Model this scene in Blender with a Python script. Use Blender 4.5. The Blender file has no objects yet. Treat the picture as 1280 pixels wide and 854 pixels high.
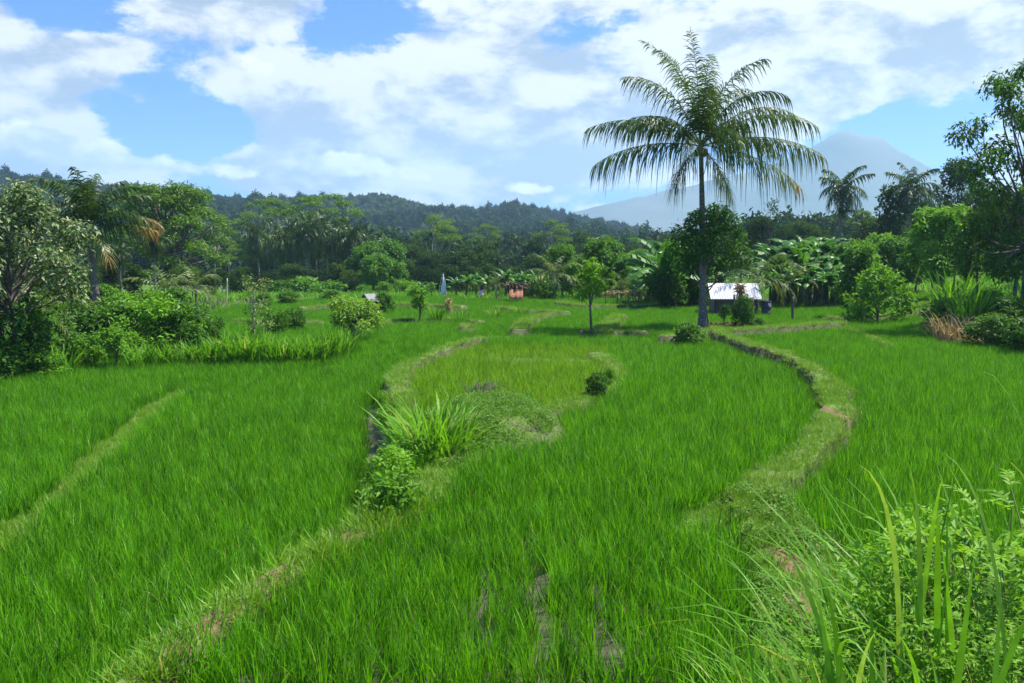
import bpy, math, random
import numpy as np

random.seed(7)
R = np.random.default_rng(11)
PI = math.pi
scene = bpy.context.scene
COL = scene.collection

# ------------------------------------------------------------------ camera geometry (photo pixels 1280 x 854)
F, HZ, CAMH = 1065.0, 300.0, 4.2
PITCH = math.atan((427 - HZ) / F)
cp, sp = math.cos(PITCH), math.sin(PITCH)


def ray(px, py):
    a = (px - 640) / F
    b = (427 - py) / F
    return np.array([a, cp + b * sp, -sp + b * cp])


def P(px, py, z=0.0):
    d = ray(px, py)
    t = (z - CAMH) / d[2]
    return np.array([d[0] * t, d[1] * t, z])


def at_depth(px, py, Y):
    d = ray(px, py)
    t = Y / d[1]
    return np.array([d[0] * t, Y, CAMH + d[2] * t])


def smooth(a, b, x):
    t = np.clip((np.asarray(x, float) - a) / (b - a), 0, 1)
    return t * t * (3 - 2 * t)


# value noise -------------------------------------------------------
_tab = R.random((256, 256))


def vnoise(x, y):
    x = np.asarray(x, float); y = np.asarray(y, float)
    xi = np.floor(x).astype(int); yi = np.floor(y).astype(int)
    fx = x - xi; fy = y - yi
    fx = fx * fx * (3 - 2 * fx); fy = fy * fy * (3 - 2 * fy)
    a = _tab[xi % 256, yi % 256]; b = _tab[(xi + 1) % 256, yi % 256]
    c = _tab[xi % 256, (yi + 1) % 256]; d = _tab[(xi + 1) % 256, (yi + 1) % 256]
    return (a * (1 - fx) + b * fx) * (1 - fy) + (c * (1 - fx) + d * fx) * fy


def fbm(x, y, o=4):
    s = 0; w = 0.5
    for k in range(o):
        s = s + w * vnoise(x * 2 ** k + 17.3 * k, y * 2 ** k + 9.1 * k); w *= 0.5
    return s


# ------------------------------------------------------------------ bunds and terrain
def poly(pts, z=0.0):
    return np.array([P(a, b, z)[:2] for a, b in pts])


BUNDS = [  # pixel polyline, width, height (either may vary along it)
    ([(893, 417), (903, 431), (938, 447), (975, 461), (1012, 480), (1036, 502), (1045, 527), (1036, 558), (1008, 590), (972, 618), (948, 642), (955, 668), (978, 700), (1000, 745), (1005, 800), (1010, 850), (1015, 900)],
     [.6, .6, .62, .64, .66, .68, .72, .74, .75, .8, .95, 1.0, 1.0, 1.0, 1, 1, 1], [.5, .54, .56, .58, .58, .58, .54, .5, .44, .36, .28, .26, .24, .2, .16, .12, .1]),
    ([(945, 645), (905, 650), (870, 672)], .7, .14),
    ([(840, 424), (870, 417), (893, 416), (930, 413), (970, 409), (1010, 406), (1044, 402)], 1.1, .46, .25),
    ([(735, 415), (770, 416), (800, 416)], 1.0, .38, .2),
    ([(776, 390), (764, 402), (755, 414)], 1.0, .42, .2),
    ([(688, 388), (668, 394), (655, 401), (650, 414)], .8, .4, .2),
    ([(600, 431), (562, 442), (530, 459), (502, 473), (496, 490), (503, 512), (508, 530), (512, 548), (524, 568)], .6, .36),
    ([(600, 572), (560, 598), (530, 622), (500, 648), (468, 668), (438, 683), (398, 704), (345, 733), (295, 765), (255, 800), (190, 850), (150, 880)], .85, .22),
    ([(690, 522), (725, 510), (757, 495), (776, 474), (764, 460), (748, 449)], .7, .22),
    ([(-60, 705), (-10, 660), (40, 622), (92, 578), (128, 547), (165, 516), (200, 491), (226, 476), (262, 470)], .6, .14),
    ([(262, 470), (340, 462), (420, 450)], .45, .06),
    ([(625, 381), (660, 386), (705, 388)], 1.0, .42, .1),
    ([(700, 376), (740, 381), (790, 381), (830, 379)], 1.1, .44, .05),
    ([(500, 378), (540, 380), (575, 382)], 1.1, .44, .05),
    ([(1122, 371), (1148, 382), (1178, 385)], 1.2, .42, .2),
    ([(1092, 392), (1130, 392), (1165, 391)], 1.0, .42, .2),
    ([(1052, 404), (1085, 420), (1120, 437)], .4, .22, .1),
    ([(572, 448), (640, 447), (700, 447), (748, 450)], .42, .12, .15),
    ([(440, 404), (500, 398), (560, 396), (600, 400)], .6, .36, .15),
    ([(380, 382), (420, 379), (470, 383)], 1.0, .42, .1),
    ([(300, 398), (345, 404), (400, 402)], .7, .36, .1),
]
BUNDW = [(poly(b[0], b[3] if len(b) > 3 else 0.0), b[1], b[2]) for b in BUNDS]
BLOBS = [  # centre px, rx, ry (metres), height
    ((610, 540), 1.8, 2.7, .55),
    ((583, 413), .55, 1.1, .45),
    ((625, 424), 1.0, .8, .15),
    ((1045, 402), .7, 1.4, .5),
    ((900, 409), 2.6, 1.6, .22),
    ((804, 414), .5, .7, .25),
    ((985, 690), .75, 1.3, .12),
]
BLOBW = [(P(*c)[:2], rx, ry, h) for c, rx, ry, h in BLOBS]
LEFT = poly([(-900, 1500), (120, 905), (245, 800), (338, 733), (436, 681), (478, 650), (484, 590), (486, 545), (481, 515), (480, 490), (497, 468), (540, 450), (600, 424), (590, 412), (440, 404), (-900, 404)])


def seg_dist(x, y, pl, par=False):
    best = np.full(x.shape, 1e9); bp_ = np.zeros(x.shape)
    for k, (a, b) in enumerate(zip(pl[:-1], pl[1:])):
        ab = b - a
        L2 = ab @ ab
        t = np.clip(((x - a[0]) * ab[0] + (y - a[1]) * ab[1]) / L2, 0, 1)
        dx = x - a[0] - t * ab[0]; dy = y - a[1] - t * ab[1]
        q = dx * dx + dy * dy
        bp_ = np.where(q < best, k + t, bp_)
        best = np.minimum(best, q)
    return (np.sqrt(best), bp_) if par else np.sqrt(best)


def inside(x, y, pl):
    c = np.zeros(x.shape, bool)
    n = len(pl)
    for i in range(n):
        x1, y1 = pl[i]; x2, y2 = pl[(i + 1) % n]
        cond = (y1 > y) != (y2 > y)
        with np.errstate(divide='ignore', invalid='ignore'):
            xi = (x2 - x1) * (y - y1) / (y2 - y1 + 1e-12) + x1
        c ^= cond & (x < xi)
    return c


SOIL = [((430, 687), .3, .5), ((338, 736), .4, .55), ((268, 795), .35, .5), ((622, 517), .5, .6), ((552, 586), .45, .4), ((985, 722), .22, .5), ((962, 660), .16, .3), ((1002, 775), .2, .4), ((232, 845), .4, .4), ((1000, 470), .3, .4), ((1040, 545), .22, .9)]
SOILW = [(P(*c)[:2], a_, b_) for c, a_, b_ in SOIL]


def soil(x, y):
    k = np.zeros(np.shape(x))
    for c, rx, ry in SOILW:
        q = np.hypot((x - c[0]) / rx, (y - c[1]) / ry) + .9 * (fbm(x * 4, y * 4) - .5)
        k = np.maximum(k, 1 - smooth(.6, 1.15, q))
    return k


LEFTC = np.vstack([LEFT, LEFT[:1]])


def terrain(x, y, full=False):
    x = np.atleast_1d(np.asarray(x, float)); y = np.atleast_1d(np.asarray(y, float))
    a = x / np.maximum(y, 1)
    z = -5.0 * smooth(66, 125, y) * (1 - smooth(.16, .34, a))
    z = z + 2.2 * smooth(46, 95, y) * smooth(.42, .58, a) * (1 - smooth(130, 300, y))
    z = z - .42 * smooth(26, 58, y) * (1 - smooth(.42, .5, a))
    # raised bank under the tree at the right
    bk = smooth(.505, .56, a) * smooth(33.5, 36.5, y)
    z = z + 1.05 * bk * (1 - smooth(60, 90, y))
    # bank the photographer stands on
    z = z + 2.55 * (1 - smooth(1.6, 7.4, y))
    # lower terrace on the left
    ins = inside(x, y, LEFT)
    d = seg_dist(x, y, LEFTC)
    sd = np.where(ins, d, -d)
    z = z - .48 * smooth(-.05, .35, sd) * (1 - smooth(25, 36, y)) * smooth(5, 7.5, y)
    z = z + .05 * (fbm(x * .25, y * .25) - .5)
    bund = np.zeros(x.shape); hb = np.zeros(x.shape)
    near = y < 90
    for pl, w, h in BUNDW:
        dd = np.full(x.shape, 1e9)
        lo = pl.min(0) - 3; hi = pl.max(0) + 3
        m = near & (x > lo[0]) & (x < hi[0]) & (y > lo[1]) & (y < hi[1])
        if not m.any():
            continue
        wob = .3 * (vnoise(x[m] * 1.3 + 5, y[m] * 1.3) - .5) + .18 * (vnoise(x[m] * 5 + 5, y[m] * 5) - .5)
        ds, tp_ = seg_dist(x[m], y[m], pl, True)
        dd[m] = ds + wob
        if not np.isscalar(w):
            w_ = np.ones(x.shape); h_ = np.zeros(x.shape)
            w_[m] = np.interp(tp_, np.arange(len(w)), w); h_[m] = np.interp(tp_, np.arange(len(h)), h)
            w, h = w_, h_
        k = 1 - smooth(.38 * w, .56 * w, dd)
        bund = np.maximum(bund, k); hb = np.maximum(hb, k * h)
    for c, rx, ry, h in BLOBW:
        q = np.hypot((x - c[0]) / rx, (y - c[1]) / ry) + .25 * (fbm(x * 1.3, y * 1.3) - .5)
        k = 1 - smooth(.45, 1.05, q)
        bund = np.maximum(bund, np.minimum(1, k * 1.8)); hb = np.maximum(hb, k * h)
    z = z + hb * (.85 + .3 * fbm(x * 2.2, y * 2.2))
    bund = np.maximum(bund, bk * (1 - smooth(50, 60, y)))
    bund = np.maximum(bund, 1 - smooth(6.6, 7.6, y))
    if full:
        return z, bund, sd
    return z


def G(x, y):
    return float(terrain(x, y)[0])


def GP(px, py, off=0.0):
    """the point of the ground seen at a photo pixel (off: height of the rice that hides it)"""
    z = off
    for _ in range(8):
        p = P(px, py, z)
        z = .5 * z + .5 * (G(p[0], p[1]) + off)
    return np.array([p[0], p[1], G(p[0], p[1])])


# ------------------------------------------------------------------ materials
def newmat(name):
    m = bpy.data.materials.new(name)
    m.use_nodes = True
    nt = m.node_tree
    nt.nodes.clear()
    out = nt.nodes.new('ShaderNodeOutputMaterial')
    return m, nt, out


def N(nt, t, **kw):
    n = nt.nodes.new(t)
    for k, v in kw.items():
        setattr(n, k, v)
    return n


def mathn(nt, op, a, b=None, clamp=False):
    n = N(nt, 'ShaderNodeMath', operation=op)
    n.use_clamp = clamp
    for i, v in enumerate((a, b)):
        if v is None:
            continue
        if isinstance(v, (int, float)):
            n.inputs[i].default_value = v
        else:
            nt.links.new(v, n.inputs[i])
    return n.outputs[0]


def mixc(nt, fac, c1, c2):
    n = N(nt, 'ShaderNodeMix', data_type='RGBA')
    for sock, v in ((n.inputs[0], fac), (n.inputs[6], c1), (n.inputs[7], c2)):
        if isinstance(v, (int, float)):
            sock.default_value = v
        elif isinstance(v, tuple):
            sock.default_value = (*v, 1)
        else:
            nt.links.new(v, sock)
    return n.outputs[2]


def leaf_mat(name, c1, c2, c3=None, trans=.35, tcol=None, rough=.5, spec=.35, objvar=.5):
    """c1..c2 by the leaf's own tint; c3 for its old/dry leaves (tint > 1)"""
    m, nt, out = newmat(name)
    at = N(nt, 'ShaderNodeAttribute', attribute_name='tint')
    oi = N(nt, 'ShaderNodeObjectInfo')
    t = mathn(nt, 'ADD', at.outputs['Fac'], mathn(nt, 'MULTIPLY', mathn(nt, 'SUBTRACT', oi.outputs['Random'], .5), objvar), clamp=True)
    col = mixc(nt, t, c1, c2)
    if c3:
        col = mixc(nt, mathn(nt, 'SUBTRACT', at.outputs['Fac'], 1.0, clamp=True), col, c3)
    tco = N(nt, 'ShaderNodeTexCoord'); nzz = N(nt, 'ShaderNodeTexNoise'); nzz.inputs['Scale'].default_value = 14; nzz.inputs['Detail'].default_value = 3
    nt.links.new(tco.outputs['Object'], nzz.inputs['Vector'])
    hsv = N(nt, 'ShaderNodeHueSaturation'); nt.links.new(col, hsv.inputs['Color'])
    nt.links.new(mathn(nt, 'ADD', mathn(nt, 'MULTIPLY', nzz.outputs['Fac'], .9), .55), hsv.inputs['Value'])
    col = hsv.outputs[0]
    pr = N(nt, 'ShaderNodeBsdfPrincipled')
    nt.links.new(col, pr.inputs['Base Color'])
    pr.inputs['Roughness'].default_value = rough
    pr.inputs['Specular IOR Level'].default_value = spec
    tr = N(nt, 'ShaderNodeBsdfTranslucent')
    tc = N(nt, 'ShaderNodeMix', data_type='RGBA', blend_type='MULTIPLY')
    tc.inputs[0].default_value = 1
    nt.links.new(col, tc.inputs[6])
    tc.inputs[7].default_value = (*(tcol or (1.4, 1.28, .5)), 1)
    nt.links.new(tc.outputs[2], tr.inputs['Color'])
    mx = N(nt, 'ShaderNodeMixShader')
    mx.inputs[0].default_value = trans
    nt.links.new(pr.outputs[0], mx.inputs[1]); nt.links.new(tr.outputs[0], mx.inputs[2])
    nt.links.new(mx.outputs[0], out.inputs['Surface'])
    return m


def solid_mat(name, c1, c2, scale=6, rough=.8, spec=.3, bump=.0, stretch=(1, 1, 1), detail=6):
    m, nt, out = newmat(name)
    tc = N(nt, 'ShaderNodeTexCoord')
    mp = N(nt, 'ShaderNodeMapping')
    mp.inputs['Scale'].default_value = stretch
    nt.links.new(tc.outputs['Object'], mp.inputs['Vector'])
    nz = N(nt, 'ShaderNodeTexNoise')
    nz.inputs['Scale'].default_value = scale
    nz.inputs['Detail'].default_value = detail
    nt.links.new(mp.outputs[0], nz.inputs['Vector'])
    f = N(nt, 'ShaderNodeMapRange')
    f.inputs[1].default_value = .35; f.inputs[2].default_value = .65
    nt.links.new(nz.outputs['Fac'], f.inputs[0])
    pr = N(nt, 'ShaderNodeBsdfPrincipled')
    nt.links.new(mixc(nt, f.outputs[0], c1, c2), pr.inputs['Base Color'])
    pr.inputs['Roughness'].default_value = rough
    pr.inputs['Specular IOR Level'].default_value = spec
    if bump:
        b = N(nt, 'ShaderNodeBump')
        b.inputs['Strength'].default_value = bump
        nt.links.new(nz.outputs['Fac'], b.inputs['Height'])
        nt.links.new(b.outputs[0], pr.inputs['Normal'])
    nt.links.new(pr.outputs[0], out.inputs['Surface'])
    return m


M = {}
M['rice'] = leaf_mat('rice_leaf', (.016, .10, .003), (.15, .44, .008), (.36, .31, .09), trans=.42, tcol=(1.45, 1.3, .5), rough=.45, spec=.2, objvar=.6)
M['grass'] = leaf_mat('bund_grass', (.08, .21, .008), (.19, .36, .02), (.34, .31, .08), trans=.4, tcol=(1.3, 1.2, .6), rough=.5, objvar=.6)
M['weed'] = leaf_mat('weed_leaf', (.05, .17, .010), (.14, .29, .025), (.25, .2, .08), trans=.35, objvar=.6, spec=.2)
M['tallgrass'] = leaf_mat('tall_grass_leaf', (.045, .17, .006), (.16, .38, .022), (.42, .36, .18), trans=.45, tcol=(1.35, 1.25, .5), rough=.5, spec=.2, objvar=.4)
M['forest'] = leaf_mat('forest_leaf', (.012, .04, .012), (.055, .10, .022), trans=.15, objvar=1.2, spec=.0, rough=.9)
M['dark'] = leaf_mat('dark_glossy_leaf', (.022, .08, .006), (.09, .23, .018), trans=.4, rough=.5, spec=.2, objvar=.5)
M['deep'] = leaf_mat('deep_green_leaf', (.014, .045, .006), (.055, .115, .015), trans=.28, rough=.7, objvar=.8, spec=.1)  # dark green leaf of the wood and skyline trees
M['mid'] = leaf_mat('mid_green_leaf', (.03, .11, .006), (.13, .31, .018), trans=.42, objvar=.6)
M['bright'] = leaf_mat('bright_green_leaf', (.05, .17, .008), (.20, .42, .03), trans=.4, objvar=.4, spec=.2)
M['lime'] = leaf_mat('yellow_green_leaf', (.12, .26, .018), (.26, .42, .05), trans=.42, objvar=.4)
M['olive'] = leaf_mat('olive_feathery_leaf', (.05, .14, .008), (.14, .26, .018), trans=.35, objvar=.5)
M['pale'] = leaf_mat('silver_backed_leaf', (.03, .08, .014), (.09, .17, .03), (.40, .44, .25), trans=.3, tcol=(1.1, 1.1, .6), rough=.5, spec=.25, objvar=.2)
M['sparse'] = leaf_mat('thin_pale_leaf', (.09, .17, .03), (.2, .28, .06), trans=.3, objvar=.3)
M['palm'] = leaf_mat('coconut_leaf', (.014, .042, .006), (.052, .105, .014), (.36, .22, .06), trans=.3, rough=.42, spec=.32, objvar=.5)
M['palmtall'] = leaf_mat('tall_coconut_leaf', (.025, .065, .008), (.09, .16, .022), (.44, .29, .08), trans=.35, rough=.42, spec=.28, objvar=.3)  # lighter than the plain coconut leaf, for the tall palm
M['palmpale'] = leaf_mat('pale_coconut_leaf', (.05, .12, .02), (.17, .23, .06), (.42, .27, .08), trans=.3, rough=.45, spec=.3, objvar=.3)
M['banana'] = leaf_mat('banana_leaf', (.03, .115, .01), (.09, .25, .022), (.3, .19, .06), trans=.35, rough=.42, spec=.3, objvar=.7)
M['dead'] = leaf_mat('dead_leaf', (.24, .16, .06), (.5, .38, .17), trans=.15, tcol=(1, 1, .8), objvar=.4, rough=.8)
M['bark'] = solid_mat('grey_bark', (.06, .05, .04), (.17, .15, .125), 9, .9, .2, .6, (1, 1, .4))
M['palmbark'] = solid_mat('ringed_palm_bark', (.07, .06, .05), (.24, .21, .18), 7, .9, .2, .7, (1, 1, 3))
M['palebark'] = solid_mat('pale_bark', (.2, .18, .15), (.38, .35, .3), 8, .85, .2, .4, (1, 1, .4))
M['coconut'] = solid_mat('coconut_husk', (.30, .13, .03), (.42, .24, .06), 5, .5, .4)
M['darknut'] = solid_mat('dark_coconut_husk', (.03, .022, .014), (.07, .05, .02), 5, .6, .4)
M['rachis'] = solid_mat('frond_midrib', (.16, .17, .05), (.24, .24, .08), 4, .5)
M['wood'] = solid_mat('weathered_wood', (.05, .042, .034), (.17, .15, .125), 8, .9, .2, .5, (3, 3, .3))
M['bamboo'] = solid_mat('dry_bamboo', (.42, .38, .24), (.6, .55, .36), 6, .6, .3, .1, (1, 1, .4))
M['sheet'] = solid_mat('white_sheet_metal', (.44, .45, .46), (.54, .55, .56), 3, .7, .2, .05, (6, .6, 1))
M['brick'] = None
M['plank'] = solid_mat('dark_plank_wall', (.04, .035, .03), (.12, .105, .09), 5, .9, .2, .3, (.5, 1, 6))
M['shade'] = solid_mat('near_black_shade', (.012, .011, .01), (.03, .026, .022), 5, .95)  # near-black standing for shade in the door opening and gables; also drum rim
M['thatch'] = solid_mat('old_thatch', (.09, .065, .045), (.24, .18, .12), 18, .95, .1, .8, (1, 1, .3))
M['white'] = solid_mat('white_cloth', (.7, .72, .74), (.82, .83, .84), 4, .9)
M['blue'] = solid_mat('blue_grey_drum_paint', (.04, .05, .07), (.08, .09, .12), 4, .6)
M['litter'] = solid_mat('brown_litter', (.07, .04, .025), (.2, .12, .07), 20, .95, .1, .5)
M['skin'] = solid_mat('brown_skin', (.16, .08, .045), (.2, .1, .06), 6, .6)
M['shirt'] = solid_mat('dark_shirt_cloth', (.02, .025, .03), (.05, .05, .06), 10, .9)
M['sarong'] = solid_mat('pink_white_cloth', (.75, .74, .72), (.62, .3, .28), 5, .9)
M['straw'] = solid_mat('straw_hat', (.36, .26, .1), (.52, .4, .18), 14, .9)
M['redtile'] = solid_mat('red_tile', (.3, .1, .06), (.42, .17, .1), 3, .8)
M['plaster'] = solid_mat('pale_plaster', (.6, .6, .58), (.75, .74, .72), 2, .9)


def ground_mat():
    m, nt, out = newmat('paddy_soil_and_turf')
    tc = N(nt, 'ShaderNodeTexCoord')
    b = N(nt, 'ShaderNodeAttribute', attribute_name='bund')
    fr = N(nt, 'ShaderNodeAttribute', attribute_name='meadow')

    def noise(s, d=6, r=.6):
        n = N(nt, 'ShaderNodeTexNoise')
        n.inputs['Scale'].default_value = s; n.inputs['Detail'].default_value = d
        n.inputs['Roughness'].default_value = r
        nt.links.new(tc.outputs['Object'], n.inputs['Vector'])
        mr = N(nt, 'ShaderNodeMapRange')
        mr.inputs[1].default_value = .36; mr.inputs[2].default_value = .64
        nt.links.new(n.outputs['Fac'], mr.inputs[0])
        return mr.outputs[0], n.outputs['Fac']
    n1, r1 = noise(2.2); n2, r2 = noise(14); n3, r3 = noise(.12)
    mud = mixc(nt, n1, (.035, .03, .02), (.12, .10, .075))
    turf = mixc(nt, n2, (.055, .13, .012), (.13, .22, .035))
    turf = mixc(nt, mathn(nt, 'MULTIPLY', n1, .4), turf, (.16, .12, .065))
    mead = mixc(nt, n3, (.05, .13, .012), (.10, .2, .02))
    mead = mixc(nt, mathn(nt, 'MULTIPLY', n1, .4), mead, (.12, .15, .03))
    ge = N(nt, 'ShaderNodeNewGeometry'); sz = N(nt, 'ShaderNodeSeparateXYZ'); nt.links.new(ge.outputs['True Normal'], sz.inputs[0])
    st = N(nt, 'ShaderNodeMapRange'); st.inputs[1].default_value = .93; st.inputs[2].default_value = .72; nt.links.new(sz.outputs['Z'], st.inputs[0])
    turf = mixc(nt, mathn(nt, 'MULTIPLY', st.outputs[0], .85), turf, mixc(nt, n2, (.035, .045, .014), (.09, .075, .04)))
    so_ = N(nt, 'ShaderNodeAttribute', attribute_name='soil')
    turf = mixc(nt, so_.outputs['Fac'], turf, mixc(nt, n2, (.10, .062, .034), (.22, .145, .075)))
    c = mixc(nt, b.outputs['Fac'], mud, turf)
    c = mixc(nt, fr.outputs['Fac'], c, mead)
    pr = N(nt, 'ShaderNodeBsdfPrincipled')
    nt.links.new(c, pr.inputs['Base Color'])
    ro = mathn(nt, 'ADD', mathn(nt, 'MULTIPLY', b.outputs['Fac'], .4), .5)
    nt.links.new(ro, pr.inputs['Roughness'])
    pr.inputs['Specular IOR Level'].default_value = .3
    bp = N(nt, 'ShaderNodeBump')
    bp.inputs['Strength'].default_value = .8; bp.inputs['Distance'].default_value = .05
    nt.links.new(r2, bp.inputs['Height'])
    nt.links.new(bp.outputs[0], pr.inputs['Normal'])
    nt.links.new(pr.outputs[0], out.inputs['Surface'])
    return m


M['ground'] = ground_mat()


def brick_mat():
    m, nt, out = newmat('grey_block_wall')
    tc = N(nt, 'ShaderNodeTexCoord')
    mp = N(nt, 'ShaderNodeMapping')
    mp.inputs['Rotation'].default_value = (PI / 2, 0, 0)
    nt.links.new(tc.outputs['Object'], mp.inputs['Vector'])
    br = N(nt, 'ShaderNodeTexBrick')
    br.inputs['Scale'].default_value = 3
    br.inputs['Color1'].default_value = (.15, .115, .085, 1); br.inputs['Color2'].default_value = (.21, .165, .125, 1)
    br.inputs['Mortar'].default_value = (.09, .08, .075, 1)
    nt.links.new(mp.outputs[0], br.inputs['Vector'])
    pr = N(nt, 'ShaderNodeBsdfPrincipled')
    pr.inputs['Roughness'].default_value = .9
    nt.links.new(br.outputs['Color'], pr.inputs['Base Color'])
    nt.links.new(pr.outputs[0], out.inputs['Surface'])
    return m


M['brick'] = brick_mat()


def orange_cloth():
    m, nt, out = newmat('orange_patterned_cloth')
    tc = N(nt, 'ShaderNodeTexCoord')
    v = N(nt, 'ShaderNodeTexVoronoi')
    v.inputs['Scale'].default_value = 7
    nt.links.new(tc.outputs['Object'], v.inputs['Vector'])
    pr = N(nt, 'ShaderNodeBsdfPrincipled')
    pr.inputs['Roughness'].default_value = .9
    f = mathn(nt, 'GREATER_THAN', v.outputs['Distance'], .33)
    nt.links.new(mixc(nt, f, (.27, .05, .01), (.30, .14, .07)), pr.inputs['Base Color'])
    nt.links.new(pr.outputs[0], out.inputs['Surface'])
    return m


M['orange'] = orange_cloth()


# ------------------------------------------------------------------ geometry collector
class Geo:
    def __init__(s):
        s.V = []; s.F = []; s.T = []; s.n = 0

    def add(s, V, Fq, T=.5):
        V = np.asarray(V, np.float32).reshape(-1, 3)
        s.V.append(V); s.F.append(np.asarray(Fq, np.int32).reshape(-1, 4) + s.n)
        s.T.append(np.full(len(V), T, np.float32) if np.isscalar(T) else np.asarray(T, np.float32))
        s.n += len(V)

    def leaves(s, pos, nrm, axis, L, Wd, T, fold=.15):
        """one bent four-point leaf per row"""
        side = np.cross(axis, nrm)
        side /= np.linalg.norm(side, axis=1, keepdims=True) + 1e-9
        n2 = np.cross(side, axis)
        L = np.broadcast_to(np.asarray(L, float), len(pos))[:, None]; Wd = np.broadcast_to(np.asarray(Wd, float), len(pos))[:, None]
        v = np.stack([pos, pos + axis * L * .45 + side * Wd * .5 + n2 * fold * Wd, pos + axis * L - n2 * fold * L * .5,
                      pos + axis * L * .45 - side * Wd * .5 + n2 * fold * Wd], 1).reshape(-1, 3)
        f = np.arange(len(pos) * 4).reshape(-1, 4)
        s.add(v, f, np.repeat(T, 4))

    def tube(s, pts, rad, n=8, T=.5):
        pts = np.asarray(pts, float); k = len(pts)
        rad = np.broadcast_to(np.asarray(rad, float), k)
        tg = np.gradient(pts, axis=0); tg /= np.linalg.norm(tg, axis=1, keepdims=True) + 1e-9
        ref = np.where(np.abs(tg[:, 2:3]) > .9, [[1., 0, 0]], [[0, 0, 1.]])
        u = np.cross(tg, ref); u /= np.linalg.norm(u, axis=1, keepdims=True)
        w = np.cross(tg, u)
        an = np.arange(n) * 2 * PI / n
        V = pts[:, None] + rad[:, None, None] * (u[:, None] * np.cos(an)[None, :, None] + w[:, None] * np.sin(an)[None, :, None])
        V = V.reshape(-1, 3)
        i = np.arange(k - 1)[:, None] * n; j = np.arange(n)[None]
        a = i + j; b = i + (j + 1) % n
        s.add(V, np.stack([a, b, b + n, a + n], -1).reshape(-1, 4), T)
        # end cap
        c = (k - 1) * n
        if n % 2 == 0:
            q = [[c + t, c + t + 1, c + n - 2 - t, c + n - 1 - t] for t in range(n // 2 - 1)]
            s.F.append(np.array(q, np.int32) + s.n - len(V))

    def strip(s, pts, wid, side, T=.5, cup=0.0):
        """a ribbon (grass blade, leaflet): pts (k,3), half widths along side"""
        pts = np.asarray(pts, float); k = len(pts)
        wid = np.asarray(wid, float)[:, None]
        V = np.concatenate([pts - side * wid, pts + side * wid])
        i = np.arange(k - 1)
        s.add(V, np.stack([i, i + 1, i + 1 + k, i + k], -1), T if np.isscalar(T) else np.concatenate([T, T]))

    def box(s, lo, hi, T=.5):
        x0, y0, z0 = lo; x1, y1, z1 = hi
        V = [(x0, y0, z0), (x1, y0, z0), (x1, y1, z0), (x0, y1, z0), (x0, y0, z1), (x1, y0, z1), (x1, y1, z1), (x0, y1, z1)]
        s.add(V, [(0, 3, 2, 1), (4, 5, 6, 7), (0, 1, 5, 4), (1, 2, 6, 5), (2, 3, 7, 6), (3, 0, 4, 7)], T)

    def ball(s, c, r, n=10, m=7, T=.5, sq=(1, 1, 1)):
        th = np.linspace(0.02, PI - .02, m); ph = np.arange(n) * 2 * PI / n
        V = np.stack([np.sin(th)[:, None] * np.cos(ph), np.sin(th)[:, None] * np.sin(ph), np.repeat(np.cos(th)[:, None], n, 1)], -1).reshape(-1, 3) * r * np.array(sq) + c
        i = np.arange(m - 1)[:, None] * n; j = np.arange(n)[None]
        s.add(V, np.stack([i + j, i + n + j, i + n + (j + 1) % n, i + (j + 1) % n], -1).reshape(-1, 4), T)

    def mesh(s, name, mat, smooth_=True):
        V = np.concatenate(s.V); Fq = np.concatenate(s.F); T = np.concatenate(s.T)
        me = bpy.data.meshes.new(name)
        me.vertices.add(len(V)); me.vertices.foreach_set('co', V.ravel())
        me.loops.add(Fq.size); me.loops.foreach_set('vertex_index', Fq.ravel())
        me.polygons.add(len(Fq))
        me.polygons.foreach_set('loop_start', np.arange(0, Fq.size, 4, dtype=np.int32))
        me.polygons.foreach_set('loop_total', np.full(len(Fq), 4, np.int32))
        me.polygons.foreach_set('use_smooth', np.full(len(Fq), smooth_, bool))
        at = me.attributes.new('tint', 'FLOAT', 'POINT'); at.data.foreach_set('value', T)
        me.update(calc_edges=True)
        me.materials.append(mat)
        return me


def obj(name, geo, mat, parent=None, smooth_=True, link=True):
    me = geo.mesh(name, mat, smooth_) if isinstance(geo, Geo) else geo
    o = bpy.data.objects.new(name, me)
    if link:
        COL.objects.link(o)
    if parent:
        o.parent = parent
    return o


def tag(o, label=None, cat=None, group=None, kind=None):
    if label: o['label'] = label
    if cat: o['category'] = cat
    if group: o['group'] = group
    if kind: o['kind'] = kind
    return o


def thing(name, label, cat, loc=(0, 0, 0), rz=0, group=None, link=True):
    o = bpy.data.objects.new(name, None)
    o.empty_display_size = .3
    if link:
        COL.objects.link(o)
    o.location = loc; o.rotation_euler = (0, 0, rz)
    return tag(o, label, cat, group)


def dup(root, loc, rz, scale, label, group=None, name=None):
    c = root.copy(); COL.objects.link(c)
    if name: c.name = name
    c.location = loc; c.rotation_euler = (0, 0, rz); c.scale = scale
    c['label'] = label
    if group: c['group'] = group
    kids = list(KIDS[root.name])
    for ch in kids:
        d = ch.copy(); COL.objects.link(d); d.parent = c
    return c


KIDS = {}
PROTO_H = {}


def unit(v):
    return v / (np.linalg.norm(v, axis=-1, keepdims=True) + 1e-9)


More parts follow.
